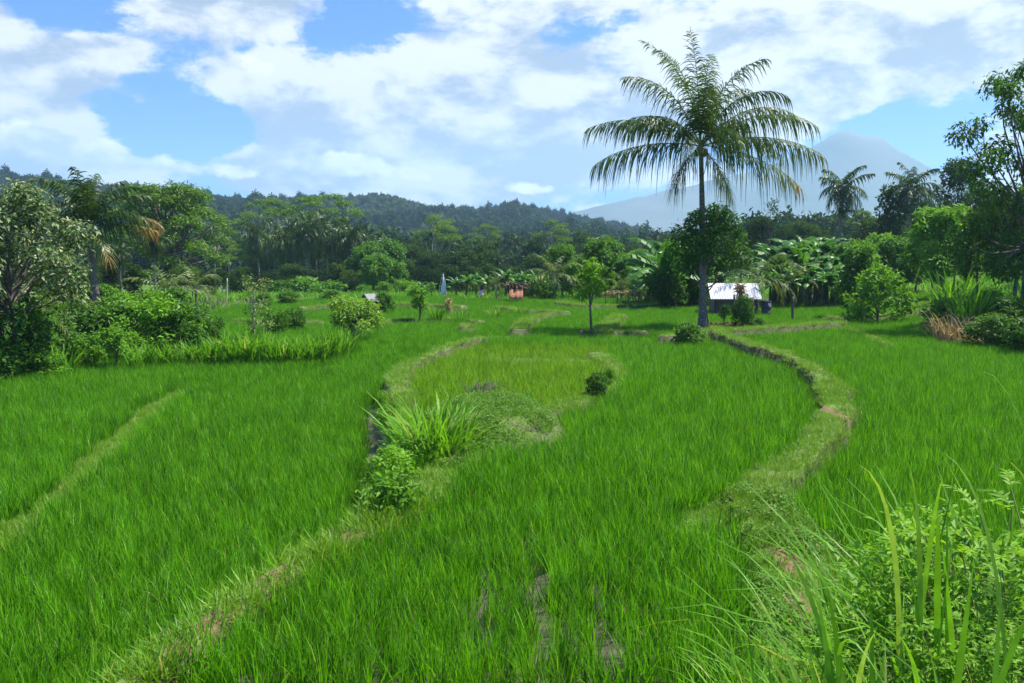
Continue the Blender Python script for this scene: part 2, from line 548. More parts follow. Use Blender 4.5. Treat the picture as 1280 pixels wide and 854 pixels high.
# ------------------------------------------------------------------ vegetation builders
def crown_leaves(g, centers, radii, n, L, aspect, droop=.3, shell=.55, flat=1.0, tint=(.0, 1.0), up=.7, old=0.0):
    """scatter leaves through clumps, more of them near each clump's skin"""
    k = len(centers)
    w = radii ** 2; w = w / w.sum()
    ids = R.choice(k, n, p=w)
    d = unit(R.normal(size=(n, 3)))
    rr = shell + (1 - shell) * R.random(n) ** .6
    rr *= (R.random(n) ** .12)
    rr *= np.where(R.random(n) < .1, 1.0 + .5 * R.random(n), 1)
    off = d * rr[:, None] * radii[ids][:, None]
    off[:, 2] *= flat
    pos = centers[ids] + off
    nrm = unit(d * .45 + np.array([0, 0, up]) + R.normal(size=(n, 3)) * .5)
    ax = R.normal(size=(n, 3)) + d * .9 - np.array([0, 0, droop]) * 1.2
    ax = unit(ax - nrm * (ax * nrm).sum(1, keepdims=True) * .8)
    ctint = R.random(k)[ids]
    T = np.clip(tint[0] + (tint[1] - tint[0]) * (.35 * ctint + .65 * R.random(n)), 0, 1)
    if old:
        T = np.where(R.random(n) < old, 1.3 + .7 * R.random(n), T)
    ln = L * (.65 + .7 * R.random(n))
    g.leaves(pos, nrm, ax, ln, ln * aspect, T)


def bend(a, b, n=6, sag=.12):
    a = np.asarray(a, float); b = np.asarray(b, float)
    t = np.linspace(0, 1, n)[:, None]
    L = np.linalg.norm(b - a)
    mid = R.normal(size=3) * L * sag
    return a + (b - a) * t + mid * (4 * t * (1 - t)) * .5


def make_tree(name, cat, height, trunk_h, tr, crown_r, leafmat, bark='bark', nclump=14, clump_r=.9, nleaf=4000, leaf=.22,
              aspect=.5, shape='round', droop=.3, flat=.8, crown_base=None, shell=.5, up=.7, forks=1, skew=0.0, old=0.0, seed=0):
    """tapered trunk, limbs to every leaf clump, crown of single leaves"""
    global R
    keep = R; R = np.random.default_rng(1000 + seed)
    root = thing(name, None, cat, link=False)
    gt, gc = Geo(), Geo()
    cb = trunk_h if crown_base is None else crown_base
    cs = []
    for i in range(nclump):
        u = (i + .5) / nclump
        an = i * 2.399963 + R.normal() * .35
        if shape == 'round':
            zz = cb + (height - cb - clump_r * .8) * (u ** .85)
            q = (zz - cb) / (height - cb)
            prof = math.sin(PI * min(1, .22 + .74 * q)) ** .7
            rad = crown_r * prof * math.sqrt(.06 + 1.0 * R.random())
        elif shape == 'flat':
            rad = crown_r * math.sqrt(u)
            zz = height - clump_r * flat - (rad / crown_r) ** 2 * (height - cb) * .55 - R.random() * (height - cb) * .3
        elif shape == 'column':
            zz = cb + (height - cb - clump_r) * u
            rad = crown_r * (.3 + .7 * R.random()) * (1 - .5 * u)
        else:  # dome
            zz = cb + (height - cb - clump_r * .7) * (1 - (1 - u) ** 1.6 * 1.0)
            rad = crown_r * math.sqrt(max(.03, 1 - ((zz - cb) / (height - cb)) ** 2)) * math.sqrt(.15 + .85 * R.random())
        cs.append([rad * math.cos(an) + skew * (zz - cb), rad * math.sin(an), zz])
    cs = np.array(cs)
    cr = clump_r * (.65 + .6 * R.random(nclump))
    top = np.array([skew * (height - cb) * .6 + R.normal() * .04 * height, R.normal() * .04 * height, trunk_h + (height - trunk_h) * .55])
    tp = bend((0, 0, -.15), top, 8, .06)
    trad = np.linspace(1, .35, 8) * tr
    trad[0] *= 1.35
    gt.tube(tp, trad, 10)
    for i in range(nclump):
        t0 = np.clip((cs[i, 2] * .55) / max(top[2], .1), trunk_h * .75 / max(top[2], .1), .98)
        k = min(6, int(t0 * 7)); b0 = tp[k] + (tp[k + 1] - tp[k]) * (t0 * 7 - k)
        gt.tube(bend(b0, cs[i], 6, .16), np.linspace(.42, .08, 6) * tr * (1 - .35 * t0), 6)
    crown_leaves(gc, cs, cr, nleaf, leaf, aspect, droop, shell, flat, up=up, old=old)
    a = obj('trunk', gt, M[bark], root, link=False)
    b = obj('crown', gc, M[leafmat], root, smooth_=False, link=False)
    KIDS[root.name] = [a, b]; PROTO_H[root.name] = height
    R = keep
    return root


def frond_geo(g, o, az, e0, L, droop, nl=34, ll=.75, hang=.6, w=.028, T0=.3, dry=0.0, rach=.03, gr=None, curl=1.4, seg=3):
    az = math.radians(az); e0 = math.radians(e0); droop = math.radians(droop)
    m = 14
    h = np.array([math.cos(az), math.sin(az), 0.]); z = np.array([0, 0, 1.]); sd = np.array([-math.sin(az), math.cos(az), 0.])
    s = np.linspace(0, 1, m)
    e = e0 - droop * s ** curl
    st = (np.cos(e)[:, None] * h + np.sin(e)[:, None] * z) * L / (m - 1)
    pts = np.vstack([o, o + np.cumsum(st, 0)[:-1]])
    (gr or g).tube(pts, np.linspace(rach, rach * .2, m), 5, .6)
    q = np.linspace(.14, 1, nl)
    for sgn in (-1, 1):
        for u in q:
            if R.random() < .05 + .1 * (math.sin(u * 23 + az * 7) > .75):
                continue
            u2 = min(1, max(.1, u + R.normal() * .008))
            k = min(m - 2, int(u2 * (m - 1))); f = u2 * (m - 1) - k
            p = pts[k] + (pts[k + 1] - pts[k]) * f
            tg = unit(st[k]); nn = np.cross(sgn * sd, tg) * sgn
            nn = nn if nn[2] > 0 else -nn
            l = ll * (.35 + .75 * math.sin(PI * min(1, .16 + u * .78))) * (.7 + .45 * R.random())
            d0 = unit(sgn * sd * (.9 - .35 * u) + tg * (.45 + .5 * u) + nn * .25 + R.normal(size=3) * .2)
            hg = hang * (.55 + .9 * R.random())
            ks = np.linspace(0, 1, seg + 1)
            pp = p + d0 * (l * ks)[:, None] * (1 - .25 * hg * ks[:, None]) - z * (hg * l * ks ** 1.6)[:, None]
            ww = w * np.array([.7, 1, .75, .12] if seg == 3 else np.linspace(1, .15, seg + 1))
            t = T0 + .35 * R.random() + dry * u * u * (1.2 + .8 * R.random())
            g.strip(pp, ww, tg, t)
    return pts


def palm_fronds(n, e_lo=-30, e_hi=80, L=1.0):
    """ordinary crown: young fronds upright, old ones hanging"""
    out = []
    for i in range(n):
        u = (i + .5) / n
        e0 = e_hi + (e_lo - e_hi) * u ** .9
        out.append((i * 137.5 + R.normal() * 12, e0 + R.normal() * 5, L * (.85 + .25 * R.random()), 55 + 45 * u + R.normal() * 10))
    return out


def make_palm(name, cat, trunk_h, tr, fl, nf, leafmat='palm', lean=(0, 0), nl=26, ll=.7, w=.03, parts=False, dry=.15, hang=.6,
              fronds=None, nuts=0, seed=0, e_lo=-30, e_hi=80):
    global R
    keep = R; R = np.random.default_rng(2000 + seed)
    root = thing(name, None, cat, link=False)
    kids = []
    gt = Geo()
    t = np.linspace(0, 1, 12)
    pts = np.stack([lean[0] * t ** 1.6, lean[1] * t ** 1.6, -.2 + (trunk_h + .2) * t], 1)
    rad = tr * (1 - .42 * t) * (1 + .05 * np.sin(t * 90)); rad[0] *= 1.5; rad[1] *= 1.12
    gt.tube(pts, rad, 12)
    kids.append(obj('trunk', gt, M['palmbark'], root, link=False))
    top = pts[-1] + np.array([0, 0, .05])
    fr = fronds or palm_fronds(nf, e_lo, e_hi, fl)
    gall = Geo()
    for i, f in enumerate(fr):
        g = Geo() if parts else gall
        d = f[4] if len(f) > 4 else dry * max(0, (i / len(fr) - .4)) * 2 * (R.random() < .6)
        frond_geo(g, top + R.normal(size=3) * .05, f[0], f[1], f[2], f[3], nl, ll, hang * (f[5] if len(f) > 5 else 1), w, .2 + .3 * R.random(), d)
        if parts:
            fo = obj('frond', g, M[leafmat], root, smooth_=False, link=False)
            if d > .8:
                fo['label'] = 'browning frond with dry tip'
            kids.append(fo)
    if not parts:
        kids.append(obj('crown', gall, M[leafmat], root, smooth_=False, link=False))
    for i in range(nuts):
        g = Geo()
        an = R.random() * 6.28
        g.ball(top + np.array([.26 * math.cos(an), .26 * math.sin(an), -.15 - .35 * R.random()]), .115, sq=(1, 1, 1.2))
        kids.append(obj('coconut', g, M['coconut'] if math.cos(an) > -.1 else M['darknut'], root, link=False))
    KIDS[root.name] = kids
    PROTO_H[root.name] = trunk_h
    R = keep
    return root


def banana_leaf(g, o, az, e0, L, W, droop, T):
    az = math.radians(az); e0 = math.radians(e0); dr = math.radians(droop)
    m = 11
    h = np.array([math.cos(az), math.sin(az), 0.]); z = np.array([0, 0, 1.]); sd = np.array([-math.sin(az), math.cos(az), 0.])
    s = np.linspace(0, 1, m); e = e0 - dr * s ** 1.5
    st = (np.cos(e)[:, None] * h + np.sin(e)[:, None] * z) * L / (m - 1)
    pts = np.vstack([o, o + np.cumsum(st, 0)[:-1]])
    g.tube(pts, np.linspace(.035, .008, m), 5, .7)
    wp = W * np.sin(PI * np.clip((s - .13) / .87, 0, 1) ** .7) ** .6
    wp[s < .13] = 0
    for sgn in (-1, 1):
        for k in range(1, m - 1):
            # torn lamina: each piece droops by its own amount
            a, b = pts[k], pts[k + 1]
            gap = .0 if R.random() < .6 else .25
            hang = .25 + .5 * R.random()
            b2 = b + (a - b) * gap
            ea = sd * sgn * wp[k] - z * wp[k] * hang; eb = sd * sgn * wp[k + 1] - z * wp[k + 1] * hang
            nrm = np.cross(unit(st[k]), sd * sgn)
            ma = a + ea * .5 + z * wp[k] * .12; mb = b2 + eb * .5 + z * wp[k + 1] * .12
            g.add([a, b2, mb, ma, b2 + eb, a + ea], [(0, 1, 2, 3), (3, 2, 4, 5)], T + .15 * R.random())


def make_banana(name, h, nleaf, L, W, seed=0, dead=2, parts=True):
    global R
    keep = R; R = np.random.default_rng(3000 + seed)
    root = thing(name, None, 'banana plant', link=False)
    gs = Geo()
    pt = bend((0, 0, -.1), (R.normal() * .1, R.normal() * .1, h), 6, .03)
    gs.tube(pt, np.linspace(.13, .07, 6), 8)
    kids = [obj('stem', gs, M['sparsebark'], root, link=False)]
    for i in range(nleaf + dead):
        g = Geo()
        if i < nleaf:
            banana_leaf(g, pt[-1], i * 137.5 + R.normal() * 15, 78 - 60 * i / nleaf + R.normal() * 8, L * (.8 + .35 * R.random()), W, 55 + 60 * R.random(), .1 + .7 * R.random())
        else:
            banana_leaf(g, pt[-1], i * 150, -35, L * .7, W * .6, 50, 1.6)
        o = obj('leaf', g, M['banana'], root, smooth_=False, link=False)
        if i >= nleaf:
            o['label'] = 'brown dry hanging leaf'
        kids.append(o)
    KIDS[root.name] = kids; PROTO_H[root.name] = h + L * .75
    R = keep
    return root


M['sparsebark'] = solid_mat('banana_stem', (.06, .07, .025), (.17, .13, .07), 5, .7, .3, .1, (1, 1, .3))


def blade(g, base, az, lean, L, w, curve, T, m=6, tw=0):
    az = math.radians(az)
    h = np.array([math.cos(az), math.sin(az), 0.]); z = np.array([0, 0, 1.])
    s = np.linspace(0, 1, m)
    e = math.radians(90 - lean) - math.radians(curve) * s ** 1.6
    st = (np.cos(e)[:, None] * h + np.sin(e)[:, None] * z) * L / (m - 1)
    pts = np.vstack([base, base + np.cumsum(st, 0)[:-1]])
    a2 = az + PI / 2 + tw
    side = np.array([math.cos(a2), math.sin(a2), 0.])
    prof = np.array([.6, 1, 1, .85, .55, .05]) if m == 6 else np.interp(np.linspace(0, 1, m), [0, .15, .5, 1], [.7, 1, .9, .05])
    g.strip(pts, w * .5 * prof, side, T)


def make_clump(name, cat, n, L, w, spread, mat, curve=(20, 110), lean=(2, 30), seed=0, dry=.04, label_part='leaf', link=False):
    global R
    keep = R; R = np.random.default_rng(4000 + seed)
    g = Geo()
    for i in range(n):
        r = spread * math.sqrt(R.random()); an = R.random() * 2 * PI
        t = R.random() if R.random() > dry else 1.5 + .5 * R.random()
        blade(g, np.array([r * math.cos(an), r * math.sin(an), -.05]), math.degrees(an) + R.normal() * 50, lean[0] + (lean[1] - lean[0]) * R.random() * (.4 + .6 * r / spread),
              L * (.55 + .5 * R.random()), w * (.7 + .5 * R.random()), curve[0] + (curve[1] - curve[0]) * R.random() ** 1.3, t, 6, R.normal() * .5)
    o = obj(name, g, M[mat], None, smooth_=False, link=link)
    tag(o, None, cat)
    KIDS[o.name] = []; PROTO_H[o.name] = L * .9
    R = keep
    return o


_tops = {}


def real_top(root):
    if root.name not in _tops:
        zs = []
        for o in KIDS[root.name] + [root]:
            if o.type == 'MESH':
                v = np.empty(len(o.data.vertices) * 3, np.float32); o.data.vertices.foreach_get('co', v)
                zs.append(v[2::3])
        _tops[root.name] = float(np.percentile(np.concatenate(zs), 99.6))
    return _tops[root.name]


def put(proto, px, Y, top, label, group=None, wide=1.0, rz=None, base=None, h=None, name=None, off=.36):
    """stand a copy at pixel column px, Y metres away, as tall as the photo shows"""
    if base is not None:
        b = GP(px, base, off if base < 470 else 0); x, y, z = b
    else:
        q = at_depth(px, top, Y); x, y = q[0], Y
        z = G(x, y)
        x = (px - 640) / F * (Y * cp + (CAMH - z) * sp)
    zt = at_depth(px, top, y)[2]
    s = (zt - z) / real_top(proto)
    return dup(proto, (x, y, z), R.random() * 6.28 if rz is None else rz, (s * wide, s * wide, s), label, group, name)


# ------------------------------------------------------------------ scattered stuff by geometry nodes
def scatter(name, pts, rot, scl, idx, protos, label, cat):
    me = bpy.data.meshes.new(name)
    me.vertices.add(len(pts)); me.vertices.foreach_set('co', np.asarray(pts, np.float32).ravel())
    for nm, ty, arr in (('rot', 'FLOAT_VECTOR', rot), ('scl', 'FLOAT_VECTOR', scl), ('idx', 'INT', idx)):
        a = me.attributes.new(nm, ty, 'POINT')
        a.data.foreach_set('vector' if ty == 'FLOAT_VECTOR' else 'value', np.asarray(arr, np.int32 if ty == 'INT' else np.float32).ravel())
    o = bpy.data.objects.new(name, me); COL.objects.link(o)
    c = bpy.data.collections.new(name + '_kinds')
    for p in protos:
        c.objects.link(p)
    ng = bpy.data.node_groups.new(name + '_scatter', 'GeometryNodeTree')
    ng.interface.new_socket('Geometry', in_out='INPUT', socket_type='NodeSocketGeometry')
    ng.interface.new_socket('Geometry', in_out='OUTPUT', socket_type='NodeSocketGeometry')
    gi = ng.nodes.new('NodeGroupInput'); go = ng.nodes.new('NodeGroupOutput')
    ins = ng.nodes.new('GeometryNodeInstanceOnPoints')
    ci = ng.nodes.new('GeometryNodeCollectionInfo')
    ci.inputs['Collection'].default_value = c
    ci.inputs['Separate Children'].default_value = True; ci.inputs['Reset Children'].default_value = True

    def named(nm, ty):
        n = ng.nodes.new('GeometryNodeInputNamedAttribute'); n.data_type = ty
        n.inputs['Name'].default_value = nm
        return n.outputs['Attribute']
    e2r = ng.nodes.new('FunctionNodeEulerToRotation')
    L = ng.links.new
    L(named('rot', 'FLOAT_VECTOR'), e2r.inputs[0])
    L(gi.outputs[0], ins.inputs['Points']); L(ci.outputs[0], ins.inputs['Instance'])
    ins.inputs['Pick Instance'].default_value = True
    L(named('idx', 'INT'), ins.inputs['Instance Index'])
    L(e2r.outputs[0], ins.inputs['Rotation']); L(named('scl', 'FLOAT_VECTOR'), ins.inputs['Scale'])
    L(ins.outputs[0], go.inputs[0])
    md = o.modifiers.new('scatter', 'NODES'); md.node_group = ng
    return tag(o, label, cat, kind='stuff')


# ================================================================== GROUND SHEET
rr = np.concatenate([[.4, 1.0, 1.8], np.geomspace(2.6, 76, 440), np.geomspace(78, 4600, 70)])
th = np.concatenate([np.linspace(-PI, -.80, 24)[:-1], np.linspace(-.80, .80, 620), np.linspace(.80, PI, 24)[1:]])
RRm, TH = np.meshgrid(rr, th, indexing='ij')
gx, gy = (RRm * np.sin(TH)).ravel(), (RRm * np.cos(TH)).ravel()
gz, gb, _ = terrain(gx, gy, True)
nr, nc = RRm.shape
i = np.arange(nr - 1)[:, None] * nc; j = np.arange(nc - 1)[None]
gg = Geo()
gg.add(np.stack([gx, gy, gz], 1), np.stack([i + j, i + nc + j, i + nc + j + 1, i + j + 1], -1).reshape(-1, 4))
me = gg.mesh('ground', M['ground'])
a = me.attributes.new('bund', 'FLOAT', 'POINT'); a.data.foreach_set('value', gb.astype(np.float32))
a = me.attributes.new('soil', 'FLOAT', 'POINT'); a.data.foreach_set('value', soil(gx, gy).astype(np.float32))
mead = np.clip(smooth(64, 74, gy) + smooth(.5, .52, gx / np.maximum(gy, 1)) * smooth(36, 37, gy), 0, 1)
a = me.attributes.new('meadow', 'FLOAT', 'POINT'); a.data.foreach_set('value', mead.astype(np.float32))
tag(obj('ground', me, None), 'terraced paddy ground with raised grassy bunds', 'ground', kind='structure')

# ditch water below the bund on the left terrace
wm, nt, out = newmat('ditch_water')
pr = N(nt, 'ShaderNodeBsdfPrincipled')
pr.inputs['Base Color'].default_value = (.05, .045, .03, 1); pr.inputs['Roughness'].default_value = .08
nt.links.new(pr.outputs[0], out.inputs['Surface'])
gw = Geo()
wp_ = np.array([P(a_, b_, -.4) for a_, b_ in [(474, 500), (479, 525), (481, 545), (478, 565), (468, 590)]])
gw.strip(wp_, [.05, .1, .14, .14, .05], np.array([1., 0, 0]))
tag(obj('ditch_water', gw, wm), 'narrow strip of ditch water under the grassy bund', 'water', kind='structure')

# ================================================================== RICE
def tuft(k, n, Lr, w, spread, mat, leanr=(0, 28), curve=(5, 70), dry=.02, m=5):
    g = Geo()
    for _ in range(n):
        r = spread * math.sqrt(R.random()); an = R.random() * 2 * PI
        t = R.random() if R.random() > dry else 1.4 + .6 * R.random()
        blade(g, np.array([r * math.cos(an), r * math.sin(an), -.03]), math.degrees(an) + R.normal() * 60, leanr[0] + (leanr[1] - leanr[0]) * R.random(),
              Lr[0] + (Lr[1] - Lr[0]) * R.random(), w * (.75 + .5 * R.random()), curve[0] + (curve[1] - curve[0]) * R.random() ** 1.8, t, m, R.normal() * .6)
    return obj('tuft', g, M[mat], None, smooth_=False, link=False)


rice_protos = [tuft(k, 30, (.30, .53), .010, .085, 'rice', leanr=(0, 24), curve=(5, 65), dry=.008) for k in range(8)]
dx, dy = .22, .13
yy = np.arange(7.4, 73, dy)
pts = []
for y in yy:
    hw = y * .66 + 2
    xs = np.arange(-hw, hw, dx)
    pts.append(np.stack([xs + R.normal(size=len(xs)) * .04, np.full(len(xs), y) + R.normal(size=len(xs)) * .04], 1))
pts = np.concatenate(pts)
# rows drift a little from field to field
z, b, sd = terrain(pts[:, 0], pts[:, 1], True)
ax = pts[:, 0] / pts[:, 1]
ok = (b < .12)
ok &= ~((ax > .5) & (pts[:, 1] > 33.0))
# far edge of the fields follows the tree line
px_ = 640 + F * ax
edge_px = [-60, 0, 40, 110, 200, 300, 420, 560, 640, 700, 830, 900, 960, 1060, 1100, 1180, 1400]
edge_y = [25, 26.5, 28.5, 34, 42, 58, 66, 67, 62, 66, 60, 55, 60, 66, 70, 60, 34]
ok &= pts[:, 1] < np.interp(px_, edge_px, edge_y)
# muddy gaps between the rows in the near field
gap = (px_ > 590) & (px_ < 960) & (pts[:, 1] < 13.0) & (np.abs((pts[:, 0] / .22 + .25 * vnoise(pts[:, 1] * .8, pts[:, 1] * 0)) % 3 - 1.5) < .36)
gap &= vnoise(pts[:, 0] * 1.1 + 3, pts[:, 1] * .45 + 7) > .52
ok &= ~gap
thin = (np.abs(pts[:, 0] - P(470, 660)[0]) < 0)  # none
ok &= ~((sd > -.1) & (sd < .5) & (pts[:, 1] > 15) & (pts[:, 1] < 24) & (np.abs(pts[:, 0] - (-2.6)) < 1.6))
ok &= R.random(len(pts)) > .02
pts, z, b, sd, px_ = pts[ok], z[ok], b[ok], sd[ok], px_[ok]
n = len(pts)
patch = fbm(pts[:, 0] * .35, pts[:, 1] * .35)
hs = (.86 + .34 * R.random(n)) * (.8 + .45 * patch)
hs *= 1 - .2 * smooth(24, 34, pts[:, 1])
hs *= np.where((px_ > 600) & (px_ < 760) & (pts[:, 1] > 19) & (pts[:, 1] < 32), .8, 1)
P3 = np.stack([pts[:, 0], pts[:, 1], z], 1)
ROT = np.stack([R.normal(size=n) * .07, R.normal(size=n) * .07, R.random(n) * 6.28], 1)
SCL = np.stack([hs * (1.0 + .2 * R.random(n)), hs * (1.0 + .2 * R.random(n)), hs], 1)
IDX = R.integers(0, 8, n)
b1 = BUNDW[0][0]
bx = np.interp(pts[:, 1], b1[::-1, 1], b1[::-1, 0])
right = (pts[:, 0] > bx) & (pts[:, 1] < 41)
left = (sd > 0) & ~right
far = (pts[:, 1] > 36) & ~left & ~right
pale_f = (px_ > 500) & (px_ < 772) & (pts[:, 1] > 19.5) & (pts[:, 1] < 33) & ~left & ~inside(pts[:, 0], pts[:, 1], poly([(690, 524), (776, 476), (748, 447), (900, 425), (1000, 560), (700, 640)]))
front = ~left & ~right & ~far & ~pale_f
M['rice2'] = leaf_mat('pale_rice_leaf', (.035, .13, .003), (.20, .44, .010), (.36, .32, .10), trans=.42, tcol=(1.5, 1.3, .5), rough=.5, spec=.18, objvar=.6)
rice_pale = [tuft(k, 20, (.26, .5), .0105, .07, 'rice2', leanr=(0, 30), curve=(5, 85), dry=.05) for k in range(8)]
for nm, mk, lab in (('rice', left, 'young rice filling the lower terrace on the left'), ('rice', front, 'tall young rice in the near middle paddies between the bunds'),
                    ('rice', right, 'young rice on the right of the curved grass bund'), ('rice', far, 'young rice of the distant paddies by the trees')):
    scatter(nm, P3[mk], ROT[mk], SCL[mk], IDX[mk], rice_protos, lab, 'rice')
scatter('rice', P3[pale_f], ROT[pale_f], SCL[pale_f], IDX[pale_f], rice_pale, 'paler yellow green rice in the middle paddy behind the mound', 'rice')

# ================================================================== BUND GRASS, WEEDS
gp = [tuft(k, 22, (.05, .15), .007, .1, 'grass', leanr=(5, 60), curve=(10, 90), dry=.1) for k in range(5)]
cand = []
for pl, w, h in BUNDW:
    if not np.isscalar(w):
        w = .9
    for a_, b_ in zip(pl[:-1], pl[1:]):
        L_ = np.linalg.norm(b_ - a_)
        dens = 190 if a_[1] < 22 else 100
        k = int(L_ * w * 1.5 * dens)
        t = R.random(k)[:, None]
        nn = np.array([-(b_ - a_)[1], (b_ - a_)[0]]) / (L_ + 1e-9)
        cand.append(a_ + (b_ - a_) * t + nn * ((R.random(k) - .5) * 1.5 * w)[:, None])
for c, rx, ry, h in BLOBW:
    k = int(rx * ry * 4 * 110)
    cand.append(c + (R.random((k, 2)) - .5) * 2.2 * np.array([rx, ry]))
k = 14000
cand.append(np.stack([R.uniform(16, 40, k), R.uniform(33.5, 62, k)], 1))
cand = np.concatenate(cand)
z, b, sd = terrain(cand[:, 0], cand[:, 1], True)
bare = vnoise(cand[:, 0] * 1.3 + 40, cand[:, 1] * 1.3) * .7 + .3 * vnoise(cand[:, 0] * 4, cand[:, 1] * 4)
ok = (b > .1) & (R.random(len(b)) > .93 * soil(cand[:, 0], cand[:, 1])) & ((bare < .72) | (R.random(len(bare)) < .25))
cand, z, bare = cand[ok], z[ok], bare[ok]
n = len(cand)
hs = .75 + .8 * R.random(n) ** 2
hs *= np.where((cand[:, 1] < 13) & (cand[:, 0] < -.8), 1.9, 1.0)
scatter('bund_grass', np.stack([cand[:, 0], cand[:, 1], z], 1), np.stack([R.normal(size=n) * .15, R.normal(size=n) * .15, R.random(n) * 6.28], 1),
        np.stack([hs, hs, hs], 1), R.integers(0, 5, n), gp, 'short yellow green grass on the raised bunds', 'grass')


def weed(k, n, L):
    g = Geo()
    pos = np.stack([R.normal(size=n) * .06, R.normal(size=n) * .06, .01 + .09 * R.random(n)], 1)
    nrm = unit(R.normal(size=(n, 3)) * .5 + [0, 0, 1]); ax = R.normal(size=(n, 3)); ax = unit(ax - nrm * (ax * nrm).sum(1, keepdims=True))
    T = np.where(R.random(n) < .06, 1.7, R.random(n))
    g.leaves(pos, nrm, ax, L * (.6 + .6 * R.random(n)), L * .55, T)
    return obj('weed', g, M['weed'], None, smooth_=False, link=False)


wpz = [weed(k, 16, .045) for k in range(4)]
cw = []
for c, rx, ry, dn in ((P(612, 540)[:2], 1.4, 2.6, 150), (P(970, 690)[:2], 1.1, 2.0, 160), (P(560, 580)[:2], 1.0, 1.2, 90), (P(900, 408)[:2], 3, 1.6, 30), (P(1000, 790)[:2], 1.0, 1.3, 120)):
    k = int(4 * rx * ry * dn)
    q = (R.random((k, 2)) - .5) * 2
    q = q[(q ** 2).sum(1) < 1]
    cw.append(c + q * [rx, ry])
cw = np.concatenate(cw)
keepm = vnoise(cw[:, 0] * 2.1 + 9, cw[:, 1] * 2.1) < .6
cw = cw[keepm]
z, b, sd = terrain(cw[:, 0], cw[:, 1], True)
okw = (b > .1) & (R.random(len(b)) > .9 * soil(cw[:, 0], cw[:, 1]))
cw, z = cw[okw], z[okw]
n = len(cw)
hs = .7 + .8 * R.random(n)
scatter('weeds', np.stack([cw[:, 0], cw[:, 1], z], 1), np.stack([np.zeros(n), np.zeros(n), R.random(n) * 6.28], 1), np.stack([hs, hs, hs], 1),
        R.integers(0, 4, n), wpz, 'low leafy weeds creeping over the mound and the path', 'weeds')

# meadow grass beyond the paddies and on the far slope
mg = [tuft(k, 16, (.35, .7), .03, .25, 'rice', leanr=(5, 45), curve=(10, 80), dry=.05, m=4) for k in range(3)]
k = 16000
mx_ = np.stack([R.uniform(-75, 75, k), R.uniform(54, 135, k)], 1)
a_ = mx_[:, 0] / mx_[:, 1]
q = (np.abs(a_) < .66) & (mx_[:, 1] > np.interp(640 + F * a_, edge_px, edge_y) - 1)
mx_ = mx_[q]
k2 = 5000
m2 = np.stack([R.uniform(17, 45, k2), R.uniform(36, 75, k2)], 1)
m2 = m2[m2[:, 0] / m2[:, 1] > .5]
mx_ = np.concatenate([mx_, m2])
n = len(mx_)
hs = .6 + .7 * R.random(n)
scatter('meadow_grass', np.stack([mx_[:, 0], mx_[:, 1], terrain(mx_[:, 0], mx_[:, 1])], 1), np.stack([np.zeros(n), np.zeros(n), R.random(n) * 6.28], 1),
        np.stack([hs * 1.3, hs * 1.3, hs], 1), R.integers(0, 3, n), mg, 'rough green grass between the paddies and the trees', 'grass')

# ================================================================== PROTOTYPES
T_ = {}
T_['round'] = make_tree('broadleaf_tree', 'tree', 6, 1.9, .14, 2.0, 'mid', nclump=26, clump_r=.68, nleaf=3600, leaf=.33, seed=1, shell=.3)
T_['round2'] = make_tree('broadleaf_tree', 'tree', 6, 1.5, .13, 1.9, 'bright', nclump=26, clump_r=.62, nleaf=3400, leaf=.32, shape='dome', seed=2, shell=.3)
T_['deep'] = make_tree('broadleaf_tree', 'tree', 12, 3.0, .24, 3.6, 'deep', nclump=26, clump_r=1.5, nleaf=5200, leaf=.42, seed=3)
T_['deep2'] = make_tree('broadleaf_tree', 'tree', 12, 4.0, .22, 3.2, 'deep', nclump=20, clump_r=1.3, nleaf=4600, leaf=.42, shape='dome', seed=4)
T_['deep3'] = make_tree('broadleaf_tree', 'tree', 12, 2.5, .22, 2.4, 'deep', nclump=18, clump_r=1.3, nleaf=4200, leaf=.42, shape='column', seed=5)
T_['umbrella'] = make_tree('umbrella_tree', 'tree', 14, 7.5, .2, 4.6, 'olive', 'palebark', nclump=16, clump_r=1.35, nleaf=4200, leaf=.3, aspect=.4, shape='flat', flat=.3, crown_base=9.5, shell=.2, up=1.4, seed=6)
T_['umbrella2'] = make_tree('umbrella_tree', 'tree', 14, 6.5, .2, 4.0, 'olive', 'palebark', nclump=12, clump_r=1.5, nleaf=3600, leaf=.3, aspect=.4, shape='flat', flat=.28, crown_base=8.5, shell=.2, up=1.4, skew=.25, seed=7)
T_['shrub'] = make_tree('shrub', 'shrub', 2.2, .35, .06, 1.05, 'mid', nclump=20, clump_r=.4, nleaf=2200, leaf=.19, shell=.3, seed=8, crown_base=.3)
T_['shrubdark'] = make_tree('shrub', 'shrub', 2.2, .35, .06, 1.0, 'dark', nclump=18, clump_r=.4, nleaf=1900, leaf=.2, shell=.3, seed=9, crown_base=.25)
T_['shrubbright'] = make_tree('shrub', 'shrub', 2.2, .35, .06, 1.1, 'bright', nclump=19, clump_r=.4, nleaf=2100, leaf=.19, shell=.3, seed=10, crown_base=.2)
T_['treelet'] = make_tree('young_tree', 'tree', 3.3, 1.2, .07, .75, 'bright', nclump=13, clump_r=.34, nleaf=1000, leaf=.19, shape='column', crown_base=1.4, droop=.7, shell=.2, seed=11)
M['fresh'] = leaf_mat('fresh_green_leaf', (.09, .24, .010), (.22, .42, .03), trans=.45, objvar=.3, spec=.2)
T_['lone'] = make_tree('young_tree', 'tree', 3.3, 1.5, .06, .7, 'fresh', nclump=12, clump_r=.33, nleaf=900, leaf=.2, shape='column', crown_base=1.55, droop=.8, shell=.2, seed=15)
T_['bushy'] = make_tree('bushy_tree', 'tree', 4.6, .9, .24, 1.25, 'mid', nclump=30, clump_r=.5, nleaf=3600, leaf=.25, shape='column', crown_base=.9, shell=.25, seed=16)
